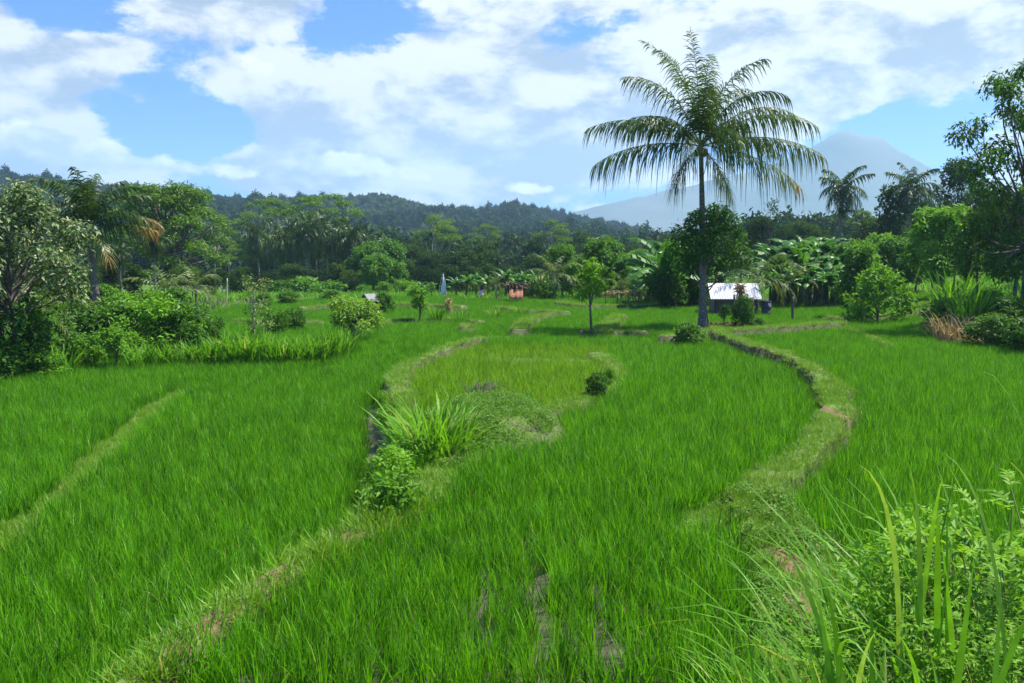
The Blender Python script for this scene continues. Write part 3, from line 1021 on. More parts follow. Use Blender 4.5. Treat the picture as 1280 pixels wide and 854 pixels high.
T_['limeshrub'] = make_tree('shrub', 'shrub', 1.7, .5, .09, .75, 'lime', nclump=14, clump_r=.36, nleaf=2300, leaf=.12, shape='dome', crown_base=.55, seed=12)
T_['sparse'] = make_tree('young_tree', 'tree', 3.2, .6, .05, .8, 'sparse', 'palebark', nclump=14, clump_r=.4, nleaf=650, leaf=.14, shape='column', crown_base=.6, shell=.1, seed=13)
T_['twiggy'] = make_tree('thin_tree', 'tree', 9, 5.5, .07, .9, 'deep', nclump=9, clump_r=.5, nleaf=240, leaf=.26, shape='column', crown_base=6.3, shell=.1, seed=14)

PM = {}
PM['far'] = make_palm('coconut_palm', 'palm tree', 8.5, .16, 3.2, 24, 'palm', nl=20, ll=.9, w=.065, lean=(.5, .2), seed=1, hang=.9, e_lo=-50)
PM['far2'] = make_palm('coconut_palm', 'palm tree', 8.5, .15, 3.0, 22, 'palm', nl=20, ll=.9, w=.065, lean=(-.6, .2), seed=2, e_lo=-60, hang=.9)
PM['mid'] = make_palm('coconut_palm', 'palm tree', 9.2, .17, 2.9, 26, 'palm', nl=30, ll=.85, w=.05, hang=.9, lean=(.25, 0), parts=True, seed=3, e_lo=-76, dry=.3)
PM['mid2'] = make_palm('coconut_palm', 'palm tree', 9.2, .17, 2.9, 26, 'palm', nl=30, ll=.85, w=.05, hang=.9, lean=(-.2, .1), parts=True, seed=4, e_lo=-68, dry=.3)
PM['young'] = make_palm('young_palm', 'palm tree', 1.4, .12, 2.5, 14, 'palmpale', nl=24, ll=.6, w=.03, parts=True, seed=5, e_lo=10, e_hi=82, dry=.5)
PM['young2'] = make_palm('young_palm', 'palm tree', 2.2, .12, 2.7, 14, 'palmpale', nl=24, ll=.62, w=.03, parts=True, seed=6, e_lo=-15, e_hi=75, dry=.9)
for k in ('far', 'far2', 'mid', 'mid2'):
    pass
BN = [make_banana('banana_plant', 1.9, 11, 1.55, .23, seed=k) for k in range(4)]
BN2 = [make_banana('banana_plant', .9, 13, 1.75, .25, seed=10 + k) for k in range(3)]
CL = [make_clump('tall_grass_clump', 'grass clump', 80, 1.6, .055, .42, 'tallgrass', curve=(15, 95), seed=k) for k in range(3)]

# ================================================================== MAIN PALM AND THE BUSHY TREE AT ITS FOOT
bp = GP(878, 411)
Yp = float(bp[1])
ctop = at_depth(876, 184, Yp)
hp = ctop[2] - bp[2]
main_fronds = [
    # azimuth, elevation, length, droop, dryness, hang
    (174, 30, 5.5, 56, .1, .9), (188, 6, 5.2, 42, .3, 1.1), (160, 50, 4.6, 92, 0, .9), (205, 44, 4.6, 98, 0, .9),
    (200, 66, 5.2, 78, 0, .8), (222, 76, 5.3, 66, 0, .6), (150, 80, 6.0, 52, 0, .5), (100, 86, 5.8, 32, 0, .45), (265, 80, 4.8, 78, 0, .6),
    (-50, 77, 5.1, 80, 0, .65), (-26, 66, 4.8, 100, 0, .85), (38, 72, 4.9, 88, 0, .8), (-95, 68, 4.6, 90, 0, .8),
    (8, 50, 5.2, 82, .1, .95), (-14, 36, 5.3, 70, .3, .95), (28, 22, 5.2, 64, .35, 1.0), (-8, 14, 5.6, 50, .45, 1.15), (12, -6, 5.6, 36, .75, 1.15), (40, 46, 4.5, 88, .1, .9),
    (-72, 30, 4.2, 100, .1, 1), (-112, 22, 4.0, 95, .1, 1), 
    (-150, -30, 2.6, 48, .3, .9), (-40, -45, 2.7, 30, .3, .9), (265, 62, 4.5, 86, 0, .9),
]
mp_ = make_palm('coconut_palm', 'palm tree', hp, .18, 5, 0, 'palmtall', lean=(float(ctop[0] - bp[0]), 0), nl=72, ll=1.12, w=.026, parts=True, fronds=main_fronds, nuts=11, seed=9, hang=1.15)
dup(mp_, tuple(bp), 0, (1, 1, 1), 'tall coconut palm rising from the bushy dark tree beside the curved bund', name='coconut_palm')

mango = make_tree('bushy_tree', 'tree', 6.0, 2.2, .11, 1.45, 'dark', nclump=30, clump_r=.58, nleaf=5200, leaf=.2, aspect=.5, crown_base=2.7, shape='round', seed=20, shell=.45)
bm = GP(880, 409)
zt = at_depth(880, 250, bm[1])[2]
s_ = (zt - bm[2]) / 6.0
dup(mango, (bm[0] + .12, bm[1] - .28, bm[2]), .7, (s_ * 1.08, s_ * 1.0, s_), 'dark glossy round tree wrapped round the foot of the tall palm')

# ================================================================== LEFT SIDE
pale = make_tree('silver_leaf_tree', 'tree', 6.0, 2.4, .11, 1.9, 'pale', 'bark', nclump=34, clump_r=.55, nleaf=7500, leaf=.155, aspect=.5, shape='round', crown_base=2.3, droop=.8, seed=21, shell=.25, old=.42)
put(pale, 26, 27, 229, 'tree with silvery pale leaves at the left edge of the photo', base=461, rz=2.2, wide=1.05)
lp_fr = [(170, 62, 3.6, 60, .5, .8), (200, 40, 3.0, 105, 1.0, .9), (20, 30, 3.2, 70, 1.0, 1), (8, 12, 3.1, 38, 1.2, 1.1), (0, 40, 3.0, 90, .3, .8), (100, 80, 3.2, 60, 0, .8), (60, 76, 3.2, 70, 0, .8), (-80, 80, 3.2, 60, 0, .8), (-120, 74, 3.1, 75, 0, .8),
         (150, 74, 3.3, 75, 0, .8), (10, 70, 3.2, 80, 0, .8), (-60, 66, 3.2, 60, 0, .7), (-110, 50, 3.0, 80, 0, .8), (-150, 20, 2.8, 80, .9, 1), (250, -20, 2.4, 60, 1.3, 1), (-40, -20, 2.2, 60, 1.0, 1), (40, 55, 3.2, 70, 0, .7)]
lb = at_depth(116, 285, 40.0)
zb = G(lb[0], 40)
lpalm = make_palm('coconut_palm', 'palm tree', float(lb[2] - zb), .2, 3, 0, 'palm', lean=(-.2, 0), nl=36, ll=.85, w=.04, parts=True, fronds=lp_fr, seed=11, hang=.9)
dup(lpalm, (lb[0], 40, zb), 0, (1, 1, 1), 'coconut palm with dry orange fronds behind the silvery tree')
put(PM['young2'], 55, 31, 352, 'young palm with orange dry fronds under the silvery tree', h=3.4, rz=.4)
big = make_tree('spreading_tree', 'tree', 11, 3.5, .3, 6.4, 'olive', 'bark', nclump=80, clump_r=1.25, nleaf=17000, leaf=.34, aspect=.4, shape='dome', flat=.45, crown_base=2.2, seed=22, shell=.2, up=1.2)
put(big, 208, 78, 231, 'big spreading light green tree on the left before the forested hill', wide=1.0)
put(T_['umbrella2'], 268, 84, 262, 'layered olive tree reaching right of the big spreading tree', wide=.8)
put(PM['mid'], 195, 60, 278, 'dark coconut palm in front of the big spreading tree', h=8.6)
put(PM['mid2'], 152, 66, 300, 'coconut palm between the orange palm and the spreading tree', h=8.6)
put(PM['young'], 208, 48, 325, 'young palm with pale fronds below the spreading tree', h=3.2)
put(PM['young2'], 246, 52, 332, 'young palm with drooping pale fronds left of the bamboo pole', h=3.8)
for px, Y, top, kd, lab in ((8, 28, 372, 'shrubdark', 'dark shrub at the foot of the silvery tree by the photo edge'), (52, 30, 388, 'shrubdark', 'dark shrub right of the silvery trunk'),
                            (85, 34, 372, 'shrubdark', 'dark shrub under the orange palm fronds'), (15, 36, 340, 'deep3', 'dark narrow tree behind the silvery tree'), (90, 44, 335, 'deep', 'dark tree behind the young orange palm'),
                            (150, 39, 366, 'shrub', 'green bush left in the bushy mass before the palms'), (188, 38, 362, 'shrubbright', 'bright bush in the middle of the bushy mass'),
                            (222, 39, 360, 'shrub', 'green bush right in the bushy mass before the palms'), (128, 41, 356, 'shrub', 'green bush behind the brown thatch'),
                            (170, 55, 330, 'deep3', 'dark tree behind the bushy mass'), (250, 46, 382, 'shrubdark', 'low dark bush at the right end of the bushy mass'),
                            (262, 62, 342, 'deep2', 'dark tree left of the bamboo pole')):
    put(T_[kd], px, Y, top, lab)
for px, base, top, kd, lab, wd in ((12, 466, 425, 'shrubdark', 'leafy low shrub on the field edge under the silvery tree', 1.1), (58, 462, 440, 'shrubbright', 'small bright shrub on the field edge beside the tall grass', 1.2),
                                   (112, 446, 418, 'shrubbright', 'bright low shrub right of the first tall grass', 1.1), (97, 444, 416, 'shrub', 'green low shrub behind the first tall grass', 1),
                                   (142, 452, 409, 'treelet', 'tiny tree standing alone on the left field edge', 1.3), (160, 440, 414, 'shrubbright', 'low shrub between the tiny tree and the tall grass', 1.1),
                                   (265, 420, 396, 'shrubdark', 'small dark bush among the paddies near the bamboo pole', .8), (236, 432, 400, 'shrubdark', 'small dark bush behind the tall grass row', .9), (158, 430, 376, 'shrub', 'bush at the left front of the bushy mass', 1.1), (196, 430, 374, 'shrubbright', 'bush at the middle front of the bushy mass', 1.1), (228, 428, 378, 'shrub', 'bush at the right front of the bushy mass', 1.0), (130, 432, 384, 'shrubdark', 'bush between the thatch and the bushy mass', 1.1),
                                   (322, 418, 344, 'sparse', 'thin pale leaved young tree behind the tall grass row', 1), (345, 412, 388, 'shrubdark', 'dark bush right of the thin pale young tree', .9),
                                   (369, 408, 386, 'shrubdark', 'dark bush left of the round lime shrub', .8), (443, 419, 371, 'limeshrub', 'round lime green shrub on its own trunk by the tall grass', 1.2),
                                   (456, 396, 376, 'shrub', 'small bush between the lime shrub and the little roof', .9), (478, 388, 364, 'shrub', 'bush leaning against the little pale roof', .8),
                                   (522, 398, 356, 'treelet', 'small bushy tree left of the white flag', 1.2), (740, 412, 324, 'lone', 'young tree standing alone on the bund left of the tall palm', 1.0),
                                   (360, 377, 364, 'shrubdark', 'far bush at the foot of the dark palms', 1.5), (330, 380, 366, 'shrub', 'far bush behind the thin pale young tree', 1.3),
                                   (415, 372, 362, 'shrub', 'far low bush right of the dark palm row', 1.6)):
    put(T_[kd], px, 0, top, lab, base=base, wide=wd)
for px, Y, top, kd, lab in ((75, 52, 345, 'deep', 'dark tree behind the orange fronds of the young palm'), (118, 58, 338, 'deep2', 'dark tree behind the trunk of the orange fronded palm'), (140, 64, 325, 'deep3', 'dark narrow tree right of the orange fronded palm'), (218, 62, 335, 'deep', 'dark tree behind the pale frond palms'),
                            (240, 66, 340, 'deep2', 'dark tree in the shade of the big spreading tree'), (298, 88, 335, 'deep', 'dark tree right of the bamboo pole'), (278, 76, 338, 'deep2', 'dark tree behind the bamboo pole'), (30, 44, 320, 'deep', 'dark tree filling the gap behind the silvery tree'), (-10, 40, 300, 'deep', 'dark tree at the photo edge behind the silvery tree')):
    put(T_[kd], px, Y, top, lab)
k = 0
gl = 'tall grass clumps along the left terrace edge'
put(CL[0], 80, 0, 421, 'bright tall grass clump by the silvery tree trunk', base=453, wide=1.3)
put(CL[1], 176, 0, 420, 'tall grass clump right of the tiny tree', base=450, wide=1.1)
for px, base, top in ((208, 447, 421), (224, 447, 424), (243, 446, 421), (262, 446, 418), (281, 446, 412), (298, 446, 408), (314, 445, 408), (331, 446, 409), (348, 446, 416), (364, 445, 414), (382, 444, 412), (396, 443, 414), (408, 442, 404), (426, 439, 404), (436, 434, 408)):
    put(CL[k % 3], px, 0, top, 'tall grass clump in the row between the left terrace and the far paddies', gl, base=base, wide=1.15 if px < 400 else .9); k += 1


def pole(name, label, cat, a, b, r, mat, n=8):
    g = Geo()
    a = np.asarray(a, float); b = np.asarray(b, float)
    pts = bend(a, b, 7, .015)
    rad = np.full(7, r) * np.linspace(1.1, .8, 7)
    g.tube(pts - a, rad, n)
    o = obj(name, g, M[mat]); o.location = tuple(a)
    return tag(o, label, cat)


q = GP(283, 378)
pole('bamboo_pole', 'upright bamboo pole right of the bushy mass', 'pole', q, at_depth(284, 348, q[1]), .05, 'bamboo')
pole('bamboo_pole', 'bamboo pole leaning over the left shrubs', 'pole', at_depth(116, 422, 33), at_depth(88, 395, 33), .035, 'bamboo')
pole('bamboo_pole', 'bamboo pole lying across the dark bank at the right edge', 'pole', at_depth(1252, 385, 35.6), at_depth(1300, 391, 35.2), .04, 'bamboo')
pole('bamboo_pole', 'thin stake standing in the far paddy below the white flag', 'stake', GP(557, 392), at_depth(557, 368, GP(557, 392)[1]), .03, 'wood')


# thatched shack at the left, half hidden
def shack(px, base, Y, w, d, hwall, hroof, roofmat, wallmat, name, label, cat, rz=0.0, over=.25, opn=True):
    q = at_depth(px, base, Y); z = G(q[0], Y)
    root = thing(name, label, cat, (q[0], Y, z), rz)
    gw = Geo(); t = .09
    gw.box((-w / 2, -d / 2, -.1), (-w / 2 + t, d / 2, hwall)); gw.box((w / 2 - t, -d / 2, -.1), (w / 2, d / 2, hwall))
    gw.box((-w / 2 + t, d / 2 - t, -.1), (w / 2 - t, d / 2, hwall))
    gw.box((-w / 2 + t, -d / 2, -.1), (w * .18, -d / 2 + t, hwall - .12))
    obj('wall', gw, M[wallmat], root, False)
    gp_ = Geo()
    for sx in (-1, 1):
        g = Geo(); g.box((sx * (w / 2 - .02) - .05, -d / 2 - .11, -.1), (sx * (w / 2 - .02) + .05, -d / 2 - .005, hwall))
        obj('post', g, M['wood'], root, False)
    gr = Geo()
    W2 = w / 2 + over; D2 = d / 2 + over; th_ = .05
    n = 40
    xs = np.linspace(-W2, W2, n + 1)
    cor = .012 * np.cos(np.arange(n + 1) * PI)
    for sg in (-1, 1):
        e = np.stack([xs, np.full(n + 1, sg * D2), hwall - .06 + cor], 1); r_ = np.stack([xs, np.full(n + 1, sg * .01), hwall + hroof + cor], 1)
        V = np.concatenate([e, r_, e - [0, 0, th_], r_ - [0, 0, th_]]); m_ = n + 1; i_ = np.arange(n)
        gr.add(V, np.concatenate([np.stack([i_, i_ + 1, i_ + 1 + m_, i_ + m_], 1), np.stack([i_ + 2 * m_, i_ + 3 * m_, i_ + 1 + 3 * m_, i_ + 1 + 2 * m_], 1),
                                  np.stack([i_, i_ + 2 * m_, i_ + 1 + 2 * m_, i_ + 1], 1)]))
    obj('roof', gr, M[roofmat], root, False)
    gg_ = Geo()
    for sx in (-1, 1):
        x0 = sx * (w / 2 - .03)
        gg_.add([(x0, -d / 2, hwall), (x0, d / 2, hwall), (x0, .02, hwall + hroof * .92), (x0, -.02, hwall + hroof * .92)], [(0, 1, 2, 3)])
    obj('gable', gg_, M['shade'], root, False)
    return root


shack(108, 420, 38, 1.5, 1.2, .7, .45, 'thatch', 'plank', 'thatched_shelter', 'brown thatched shelter hidden among the left shrubs', 'shelter', .3)
hut = shack(915, 380, 51, 2.4, 1.9, 1.2, .8, 'sheet', 'brick', 'field_hut', 'field hut with white sheet metal roof right of the palm trunk', 'hut', -.06, .28)
g = Geo(); g.box((.5, -.93, -.05), (1.2, -.90, 1.1)); obj('doorway_shade', g, M['shade'], hut, False)  # dark panel across the door opening, painted as the shade inside
M['oldsheet'] = solid_mat('grey_sheet_metal', (.24, .24, .24), (.36, .36, .35), 4, .8, .2, .05, (6, .6, 1))
shack(466, 388, 53, .85, .8, .5, .38, 'oldsheet', 'plank', 'field_shelter', 'tiny field shelter with pale grey roof right of the lime shrub', 'shelter', .75, .2)
shack(598, 338, 130, 5.5, 3.5, 2.6, 1.6, 'thatch', 'plank', 'farm_house', 'brown roofed farm house half hidden in the dark wood', 'house', .1, .5)

# drum beside the hut
q = at_depth(958, 380, 50)
dr = thing('drum', 'blue grey drum standing right of the field hut', 'drum', (q[0], 50, G(q[0], 50)))
g = Geo(); g.tube([(0, 0, -.05), (0, 0, .3), (0, 0, .32), (0, 0, .34), (0, 0, .62), (0, 0, .64), (0, 0, .66), (0, 0, .95)], [.28, .28, .3, .28, .28, .3, .28, .28], 18)
obj('drum_body', g, M['blue'], dr)
g = Geo(); g.tube([(0, 0, .95), (0, 0, .985)], [.3, .3], 18); obj('rim', g, M['shade'], dr)

# ================================================================== THINGS IN THE FAR PADDIES
q = GP(551, 372); q[1] = 63; 
x0 = at_depth(549, 366, 63)
fl = thing('flag', 'white flag drooping from a pole before the dark wood', 'flag', (x0[0], 63, G(x0[0], 63)))
zt = at_depth(553, 343, 63)[2] - G(x0[0], 63)
g = Geo(); g.tube([(0, 0, -.1), (.03, 0, zt * .5), (.16, 0, zt * .85), (.3, 0, zt)], [.03, .028, .02, .012], 8); obj('pole', g, M['bamboo'], fl)
g = Geo()
n = 9
hh = np.linspace(0, 1, n)
V = []
for c in range(6):
    u = c / 5
    V.append(np.stack([.3 - .16 * hh - .02 + u * (.05 + .42 * hh) + .04 * np.sin(hh * 7 + c), .08 * np.sin(c * 1.7 + hh * 3), zt - .02 - hh * 1.55 + .1 * u], 1))
V = np.concatenate(V)
fq = [(c * n + k, (c + 1) * n + k, (c + 1) * n + k + 1, c * n + k + 1) for c in range(5) for k in range(n - 1)]
g.add(V, fq); o = obj('cloth', g, M['white'], fl); o.modifiers.new('thick', 'SOLIDIFY').thickness = .01

# farmer working in the paddy
pq = at_depth(601, 372, 65.5); pq[2] = G(pq[0], 65.5)
per = thing('person', 'person in a straw hat stooping in the far paddy beside the bananas', 'person', tuple(pq), .3)
per.scale = (.86, .86, .86)


def skinfig(name, joints, edges, mat, parent):
    me = bpy.data.meshes.new(name)
    me.from_pydata([j_[0] for j_ in joints], edges, [])
    o = bpy.data.objects.new(name, me); COL.objects.link(o); o.parent = parent
    o.modifiers.new('skin', 'SKIN'); o.modifiers.new('sub', 'SUBSURF').levels = 1
    o.modifiers['sub'].render_levels = 2
    for k_, j_ in enumerate(joints):
        me.skin_vertices[0].data[k_].radius = (j_[1], j_[1])
    me.skin_vertices[0].data[0].use_root = True
    me.materials.append(mat)
    return o


J = [((0, 0, .84), .13), ((.05, 0, 1.02), .125), ((.16, 0, 1.22), .14), ((.25, 0, 1.32), .06), ((.33, 0, 1.4), .09), ((.36, 0, 1.5), .085),
     ((.02, .1, .76), .09), ((.06, .12, .42), .065), ((0, .13, .05), .045), ((.12, .13, .02), .035),
     ((.02, -.1, .76), .09), ((.0, -.12, .42), .065), ((-.08, -.13, .05), .045), ((.04, -.13, .02), .035),
     ((.18, .19, 1.22), .055), ((.26, .24, .98), .042), ((.42, .2, .82), .032), ((.49, .18, .78), .03),
     ((.18, -.19, 1.22), .055), ((.3, -.22, .98), .042), ((.46, -.16, .84), .032), ((.53, -.14, .8), .03)]
E = [(0, 1), (1, 2), (2, 3), (3, 4), (4, 5), (0, 6), (6, 7), (7, 8), (8, 9), (0, 10), (10, 11), (11, 12), (12, 13), (2, 14), (14, 15), (15, 16), (16, 17), (2, 18), (18, 19), (19, 20), (20, 21)]
skinfig('body', J, E, M['skin'], per)
g = Geo(); g.tube([(-.02, 0, .86), (.04, 0, 1.0), (.14, 0, 1.18), (.2, 0, 1.27), (.24, 0, 1.31)], [.17, .16, .185, .15, .085], 14); obj('shirt', g, M['shirt'], per)
g = Geo(); g.tube([(.02, 0, .45), (.01, 0, .6), (0, 0, .75), (-.01, 0, .9)], [.22, .2, .185, .175], 14); obj('sarong', g, M['sarong'], per)
g = Geo(); g.tube([(.33, 0, 1.5), (.36, 0, 1.53), (.37, 0, 1.6), (.385, 0, 1.66)], [.27, .21, .1, .02], 18); obj('hat', g, M['straw'], per)

# shelter with the orange cloth
q = at_depth(645, 378, 62); zq = G(q[0], 62)
sh = thing('field_stall', 'low thatched stall with an orange patterned cloth stretched in front, in the far paddies', 'stall', (q[0], 62, zq))
for sx in (-.45, .45):
    for sy in (-.3, .3):
        g = Geo(); g.tube([(sx, sy, -.1), (sx, sy, 1.3)], [.035, .03], 6); obj('post', g, M['wood'], sh)
g = Geo()
n = 10
V = np.array([[-.5 + k_ / n, y_ + .03 * math.sin(k_ * 2), z_ + .03 * math.sin(k_ * 1.3)] for y_, z_ in ((-.95, .42), (-.65, .7), (-.35, .98), (-.12, 1.14)) for k_ in range(n + 1)])
g.add(V, [(r_ * (n + 1) + k_, r_ * (n + 1) + k_ + 1, (r_ + 1) * (n + 1) + k_ + 1, (r_ + 1) * (n + 1) + k_) for r_ in range(3) for k_ in range(n)])
o = obj('cloth', g, M['orange'], sh); o.modifiers.new('thick', 'SOLIDIFY').thickness = .012
g = Geo()
cs = np.stack([R.uniform(-.7, .7, 22), R.uniform(-.1, .5, 22), 1.15 + .25 * R.random(22)], 1)
crown_leaves(g, cs, np.full(22, .22), 900, .3, .3, droop=1.0, shell=.2)
obj('roof', g, M['thatch'], sh, False)

# trellis with dead vines
tr_ = GP(790, 384)
tre = thing('trellis', 'bamboo trellis hung with dead brown vines left of the bananas', 'trellis', tuple(tr_))
x0 = at_depth(757, 384, tr_[1])[0] - tr_[0]; x1 = at_depth(826, 384, tr_[1])[0] - tr_[0]
zt = at_depth(790, 366, tr_[1])[2] - tr_[2]
for u in np.linspace(x0, x1, 6):
    g = Geo(); g.tube(bend((u, 0, -.1), (u + R.normal() * .05, 0, zt), 5, .02), [.03] * 5, 6); obj('post', g, M['wood'], tre)
g = Geo(); g.tube(bend((x0 - .2, 0, zt - .05), (x1 + .2, 0, zt), 8, .01), [.03] * 8, 6); obj('rail', g, M['bamboo'], tre)
g = Geo()
cs = np.stack([np.linspace(x0, x1, 24), R.normal(size=24) * .08, zt + R.normal(size=24) * .05], 1)
crown_leaves(g, cs, np.full(24, .2), 900, .16, .5, droop=1.0, shell=.2)
obj('dead_vine', g, M['dead'], tre, False)
# dead bush by the stake
g = Geo(); cs = np.array([[0, 0, .3 + .16 * k_] for k_ in range(5)]) + R.normal(size=(5, 3)) * .06
crown_leaves(g, cs, np.full(5, .2), 220, .2, .3, droop=.6, shell=.1); g.tube(bend((0, 0, -.1), (0, 0, 1), 5), [.05, .04, .04, .03, .02], 6)
o = obj('dead_bush', g, M['dead'], None, False); o.location = tuple(GP(561, 396)); tag(o, 'dry brown bush at the foot of the thin stake', 'bush')
for px, base, top, lab in ((545, 396, 378, 'pale grass clump right of the small bushy tree'), (575, 397, 383, 'grass clump right of the dry brown bush'), (618, 394, 380, 'grass clump in the paddy right of the stooping person'), (650, 389, 378, 'grass clump in the paddy below the orange cloth')):
    put(CL[k % 3], px, 0, top, lab, base=base, wide=1.2); k += 1

# ================================================================== AROUND THE PALM FOOT
def stump(px, base, top, r, name, label, cat, mat='wood', lean=0):
    a = GP(px, base); a[2] -= .1
    b = at_depth(px + lean, top, a[1])
    return pole(name, label, cat, a, b, r, mat, 10)


stump(940, 405, 372, .12, 'wooden_post', 'thick grey wooden post right of the leafy shrub by the palm', 'post')
stump(991, 405, 371, .075, 'wooden_post', 'thin lone post standing in the grass bund before the bananas', 'post')
stump(918, 404, 368, .07, 'wooden_post', 'dark post left of the leafy shrub by the palm', 'post')
put(T_['shrubdark'], 929, 0, 368, 'leafy upright shrub between two posts beside the palm', base=404, wide=.62)
put(T_['treelet'], 906, 0, 381, 'knee high sapling between the palm trunk and the posts', base=404, wide=1.1)
put(T_['shrub'], 860, 0, 402, 'low shrub left of the palm foot', base=415, wide=1.1)
put(T_['shrub'], 950, 0, 396, 'low shrub right of the thick wooden post', base=404, wide=1.0)
g = Geo()
n = 500
pos = np.stack([R.normal(size=n) * 1.0, R.normal(size=n) * .5, .02 + .12 * R.random(n)], 1)
nrm = unit(R.normal(size=(n, 3)) * .6 + [0, 0, 1]); ax_ = unit(R.normal(size=(n, 3)) * [1, 1, .3])
g.leaves(pos, nrm, ax_, .2, .08, R.random(n))
o = obj('leaf_litter', g, M['litter'], None, False); o.location = tuple(GP(910, 408)); tag(o, 'brown leaf litter on the ground beside the palm foot', 'litter', kind='stuff')
g = Geo(); g.tube(bend((0, 0, 0), (.15, 0, 1.75), 6), [.11, .1, .1, .1, .12, .09], 10)
deadp = thing('dead_palm', 'pruned dead palm stem with brown crown before the hut roof', 'dead palm', tuple(GP(921, 399)))
obj('trunk', g, M['wood'], deadp)
g = Geo(); crown_leaves(g, np.array([[.15, 0, 1.7], [.15, 0, 1.95], [.1, .05, 1.5]]), np.array([.2, .2, .15]), 160, .3, .25, droop=.8, shell=.1); obj('crown', g, M['dead'], deadp, False)

# banana clump left of palm, behind the trellis
for px, base, top, rz, lab in ((832, 377, 296, 2.6, 'tall banana plant with a long leaf reaching left of the bushy tree'), (848, 377, 300, .5, 'banana plant close behind the bushy tree'), (820, 378, 314, 3.3, 'banana plant above the end of the trellis'), (842, 376, 316, 5, 'short banana plant in the clump behind the trellis'), (858, 376, 306, 1, 'banana plant hidden by the left of the bushy tree'), (812, 374, 330, 2, 'small banana plant at the left of the clump by the trellis')):
    put(BN2[k % 3], px, 0, top, lab, base=base, wide=1.0, rz=rz, off=.2); k += 1
for px, Y, top, lab in ((826, 56, 345, 'dark shrub under the bananas by the trellis'), (842, 56, 340, 'dark shrub under the bananas left of the palm'), (858, 57, 344, 'dark shrub between the bananas and the palm trunk'), (868, 57, 330, 'dark shrub behind the palm trunk')):
    put(T_['shrubdark'], px, Y, top, lab, wide=.9)
# orchard row
for i_, (px, Y, top, kd, wd, lab) in enumerate(((748, 68, 296, 'round', 1.0, 'tallest round tree in the orchard row left of the bananas'), (715, 66, 328, 'round2', .9, 'round tree right of the pale palm'), (778, 70, 318, 'round', .9, 'round tree right of the tallest orchard tree'),
                                                (800, 68, 312, 'round2', 1.05, 'bright round tree before the trellis'), (763, 67, 340, 'round2', .8, 'small bright tree behind the trellis end'), (702, 70, 305, 'round', .8, 'round tree behind the pale palm'),
                                                (727, 72, 318, 'round', .8, 'tree half behind the lone young tree'), (670, 68, 345, 'shrubdark', 1.2, 'dark shrub left of the pale palm'), (682, 64, 352, 'shrubdark', 1.2, 'dark shrub under the pale palm'), (900, 68, 322, 'round', .8, 'round tree behind the hut'))):
    put(T_[kd], px, Y, top, lab, wide=wd)
put(PM['young2'], 692, 65, 318, 'pale yellow coconut palm at the left end of the orchard row', h=3.6, rz=1.0, wide=1.1)
put(PM['young'], 776, 66, 338, 'small silvery palm in front of the orchard row', h=3.2, wide=.9)
put(PM['young2'], 621, 63, 338, 'small yellow palm right of the stooping person', h=3.6, rz=2.0, wide=.55)
for i_, (px, Y, top) in enumerate(((570, 68, 346), (583, 67, 343), (595, 69, 340), (610, 68, 342), (632, 68, 336), (643, 69, 341), (655, 68, 338), (668, 69, 336), (540, 72, 352), (527, 74, 352), (557, 72, 353))):
    put(BN[i_ % 4], px, Y, top, 'banana plant in the low hedge behind the white flag and the orange cloth', 'bananas behind the far paddies', wide=1.1)
for i_, (px, Y, top) in enumerate(((503, 80, 350), (480, 78, 352), (515, 82, 352), (535, 84, 356), (455, 82, 356), (600, 74, 350), (640, 72, 352))):
    put(T_['shrub' if i_ % 2 else 'shrubbright'], px, Y, top, 'round bush of the hedge along the far end of the paddies', 'hedge bushes along the far paddies', wide=1.1)

# ================================================================== RIGHT SIDE
gb_ = 'banana grove right of the hut'
for i_, (px, Y, top) in enumerate(((966, 58, 318), (975, 61, 306), (984, 59, 312), (993, 62, 300), (1002, 59, 308), (1011, 62, 298), (1020, 60, 306), (1030, 63, 300), (1040, 60, 310), (1050, 62, 305), (1060, 61, 312), (998, 57, 330), (1016, 57, 332), (1034, 57, 328), (1048, 57, 332), (980, 56, 334), (970, 60, 300), (988, 64, 296), (1006, 64, 294), (1025, 65, 296), (1044, 65, 298), (1062, 65, 302), (962, 57, 335), (990, 56.5, 338), (1007, 56, 340), (1026, 56, 338), (1042, 56, 340), (1056, 57.5, 325))):
    put(BN[i_ % 4], px, Y, top, 'banana plant in the dense grove right of the hut', gb_, wide=1.1)
put(PM['young2'], 946, 52, 312, 'young palm with yellow fronds above the hut', h=3.6, rz=.3)
put(PM['young2'], 992, 56, 322, 'young palm with an orange frond in front of the banana grove', h=3.6, rz=1.3, wide=.8)
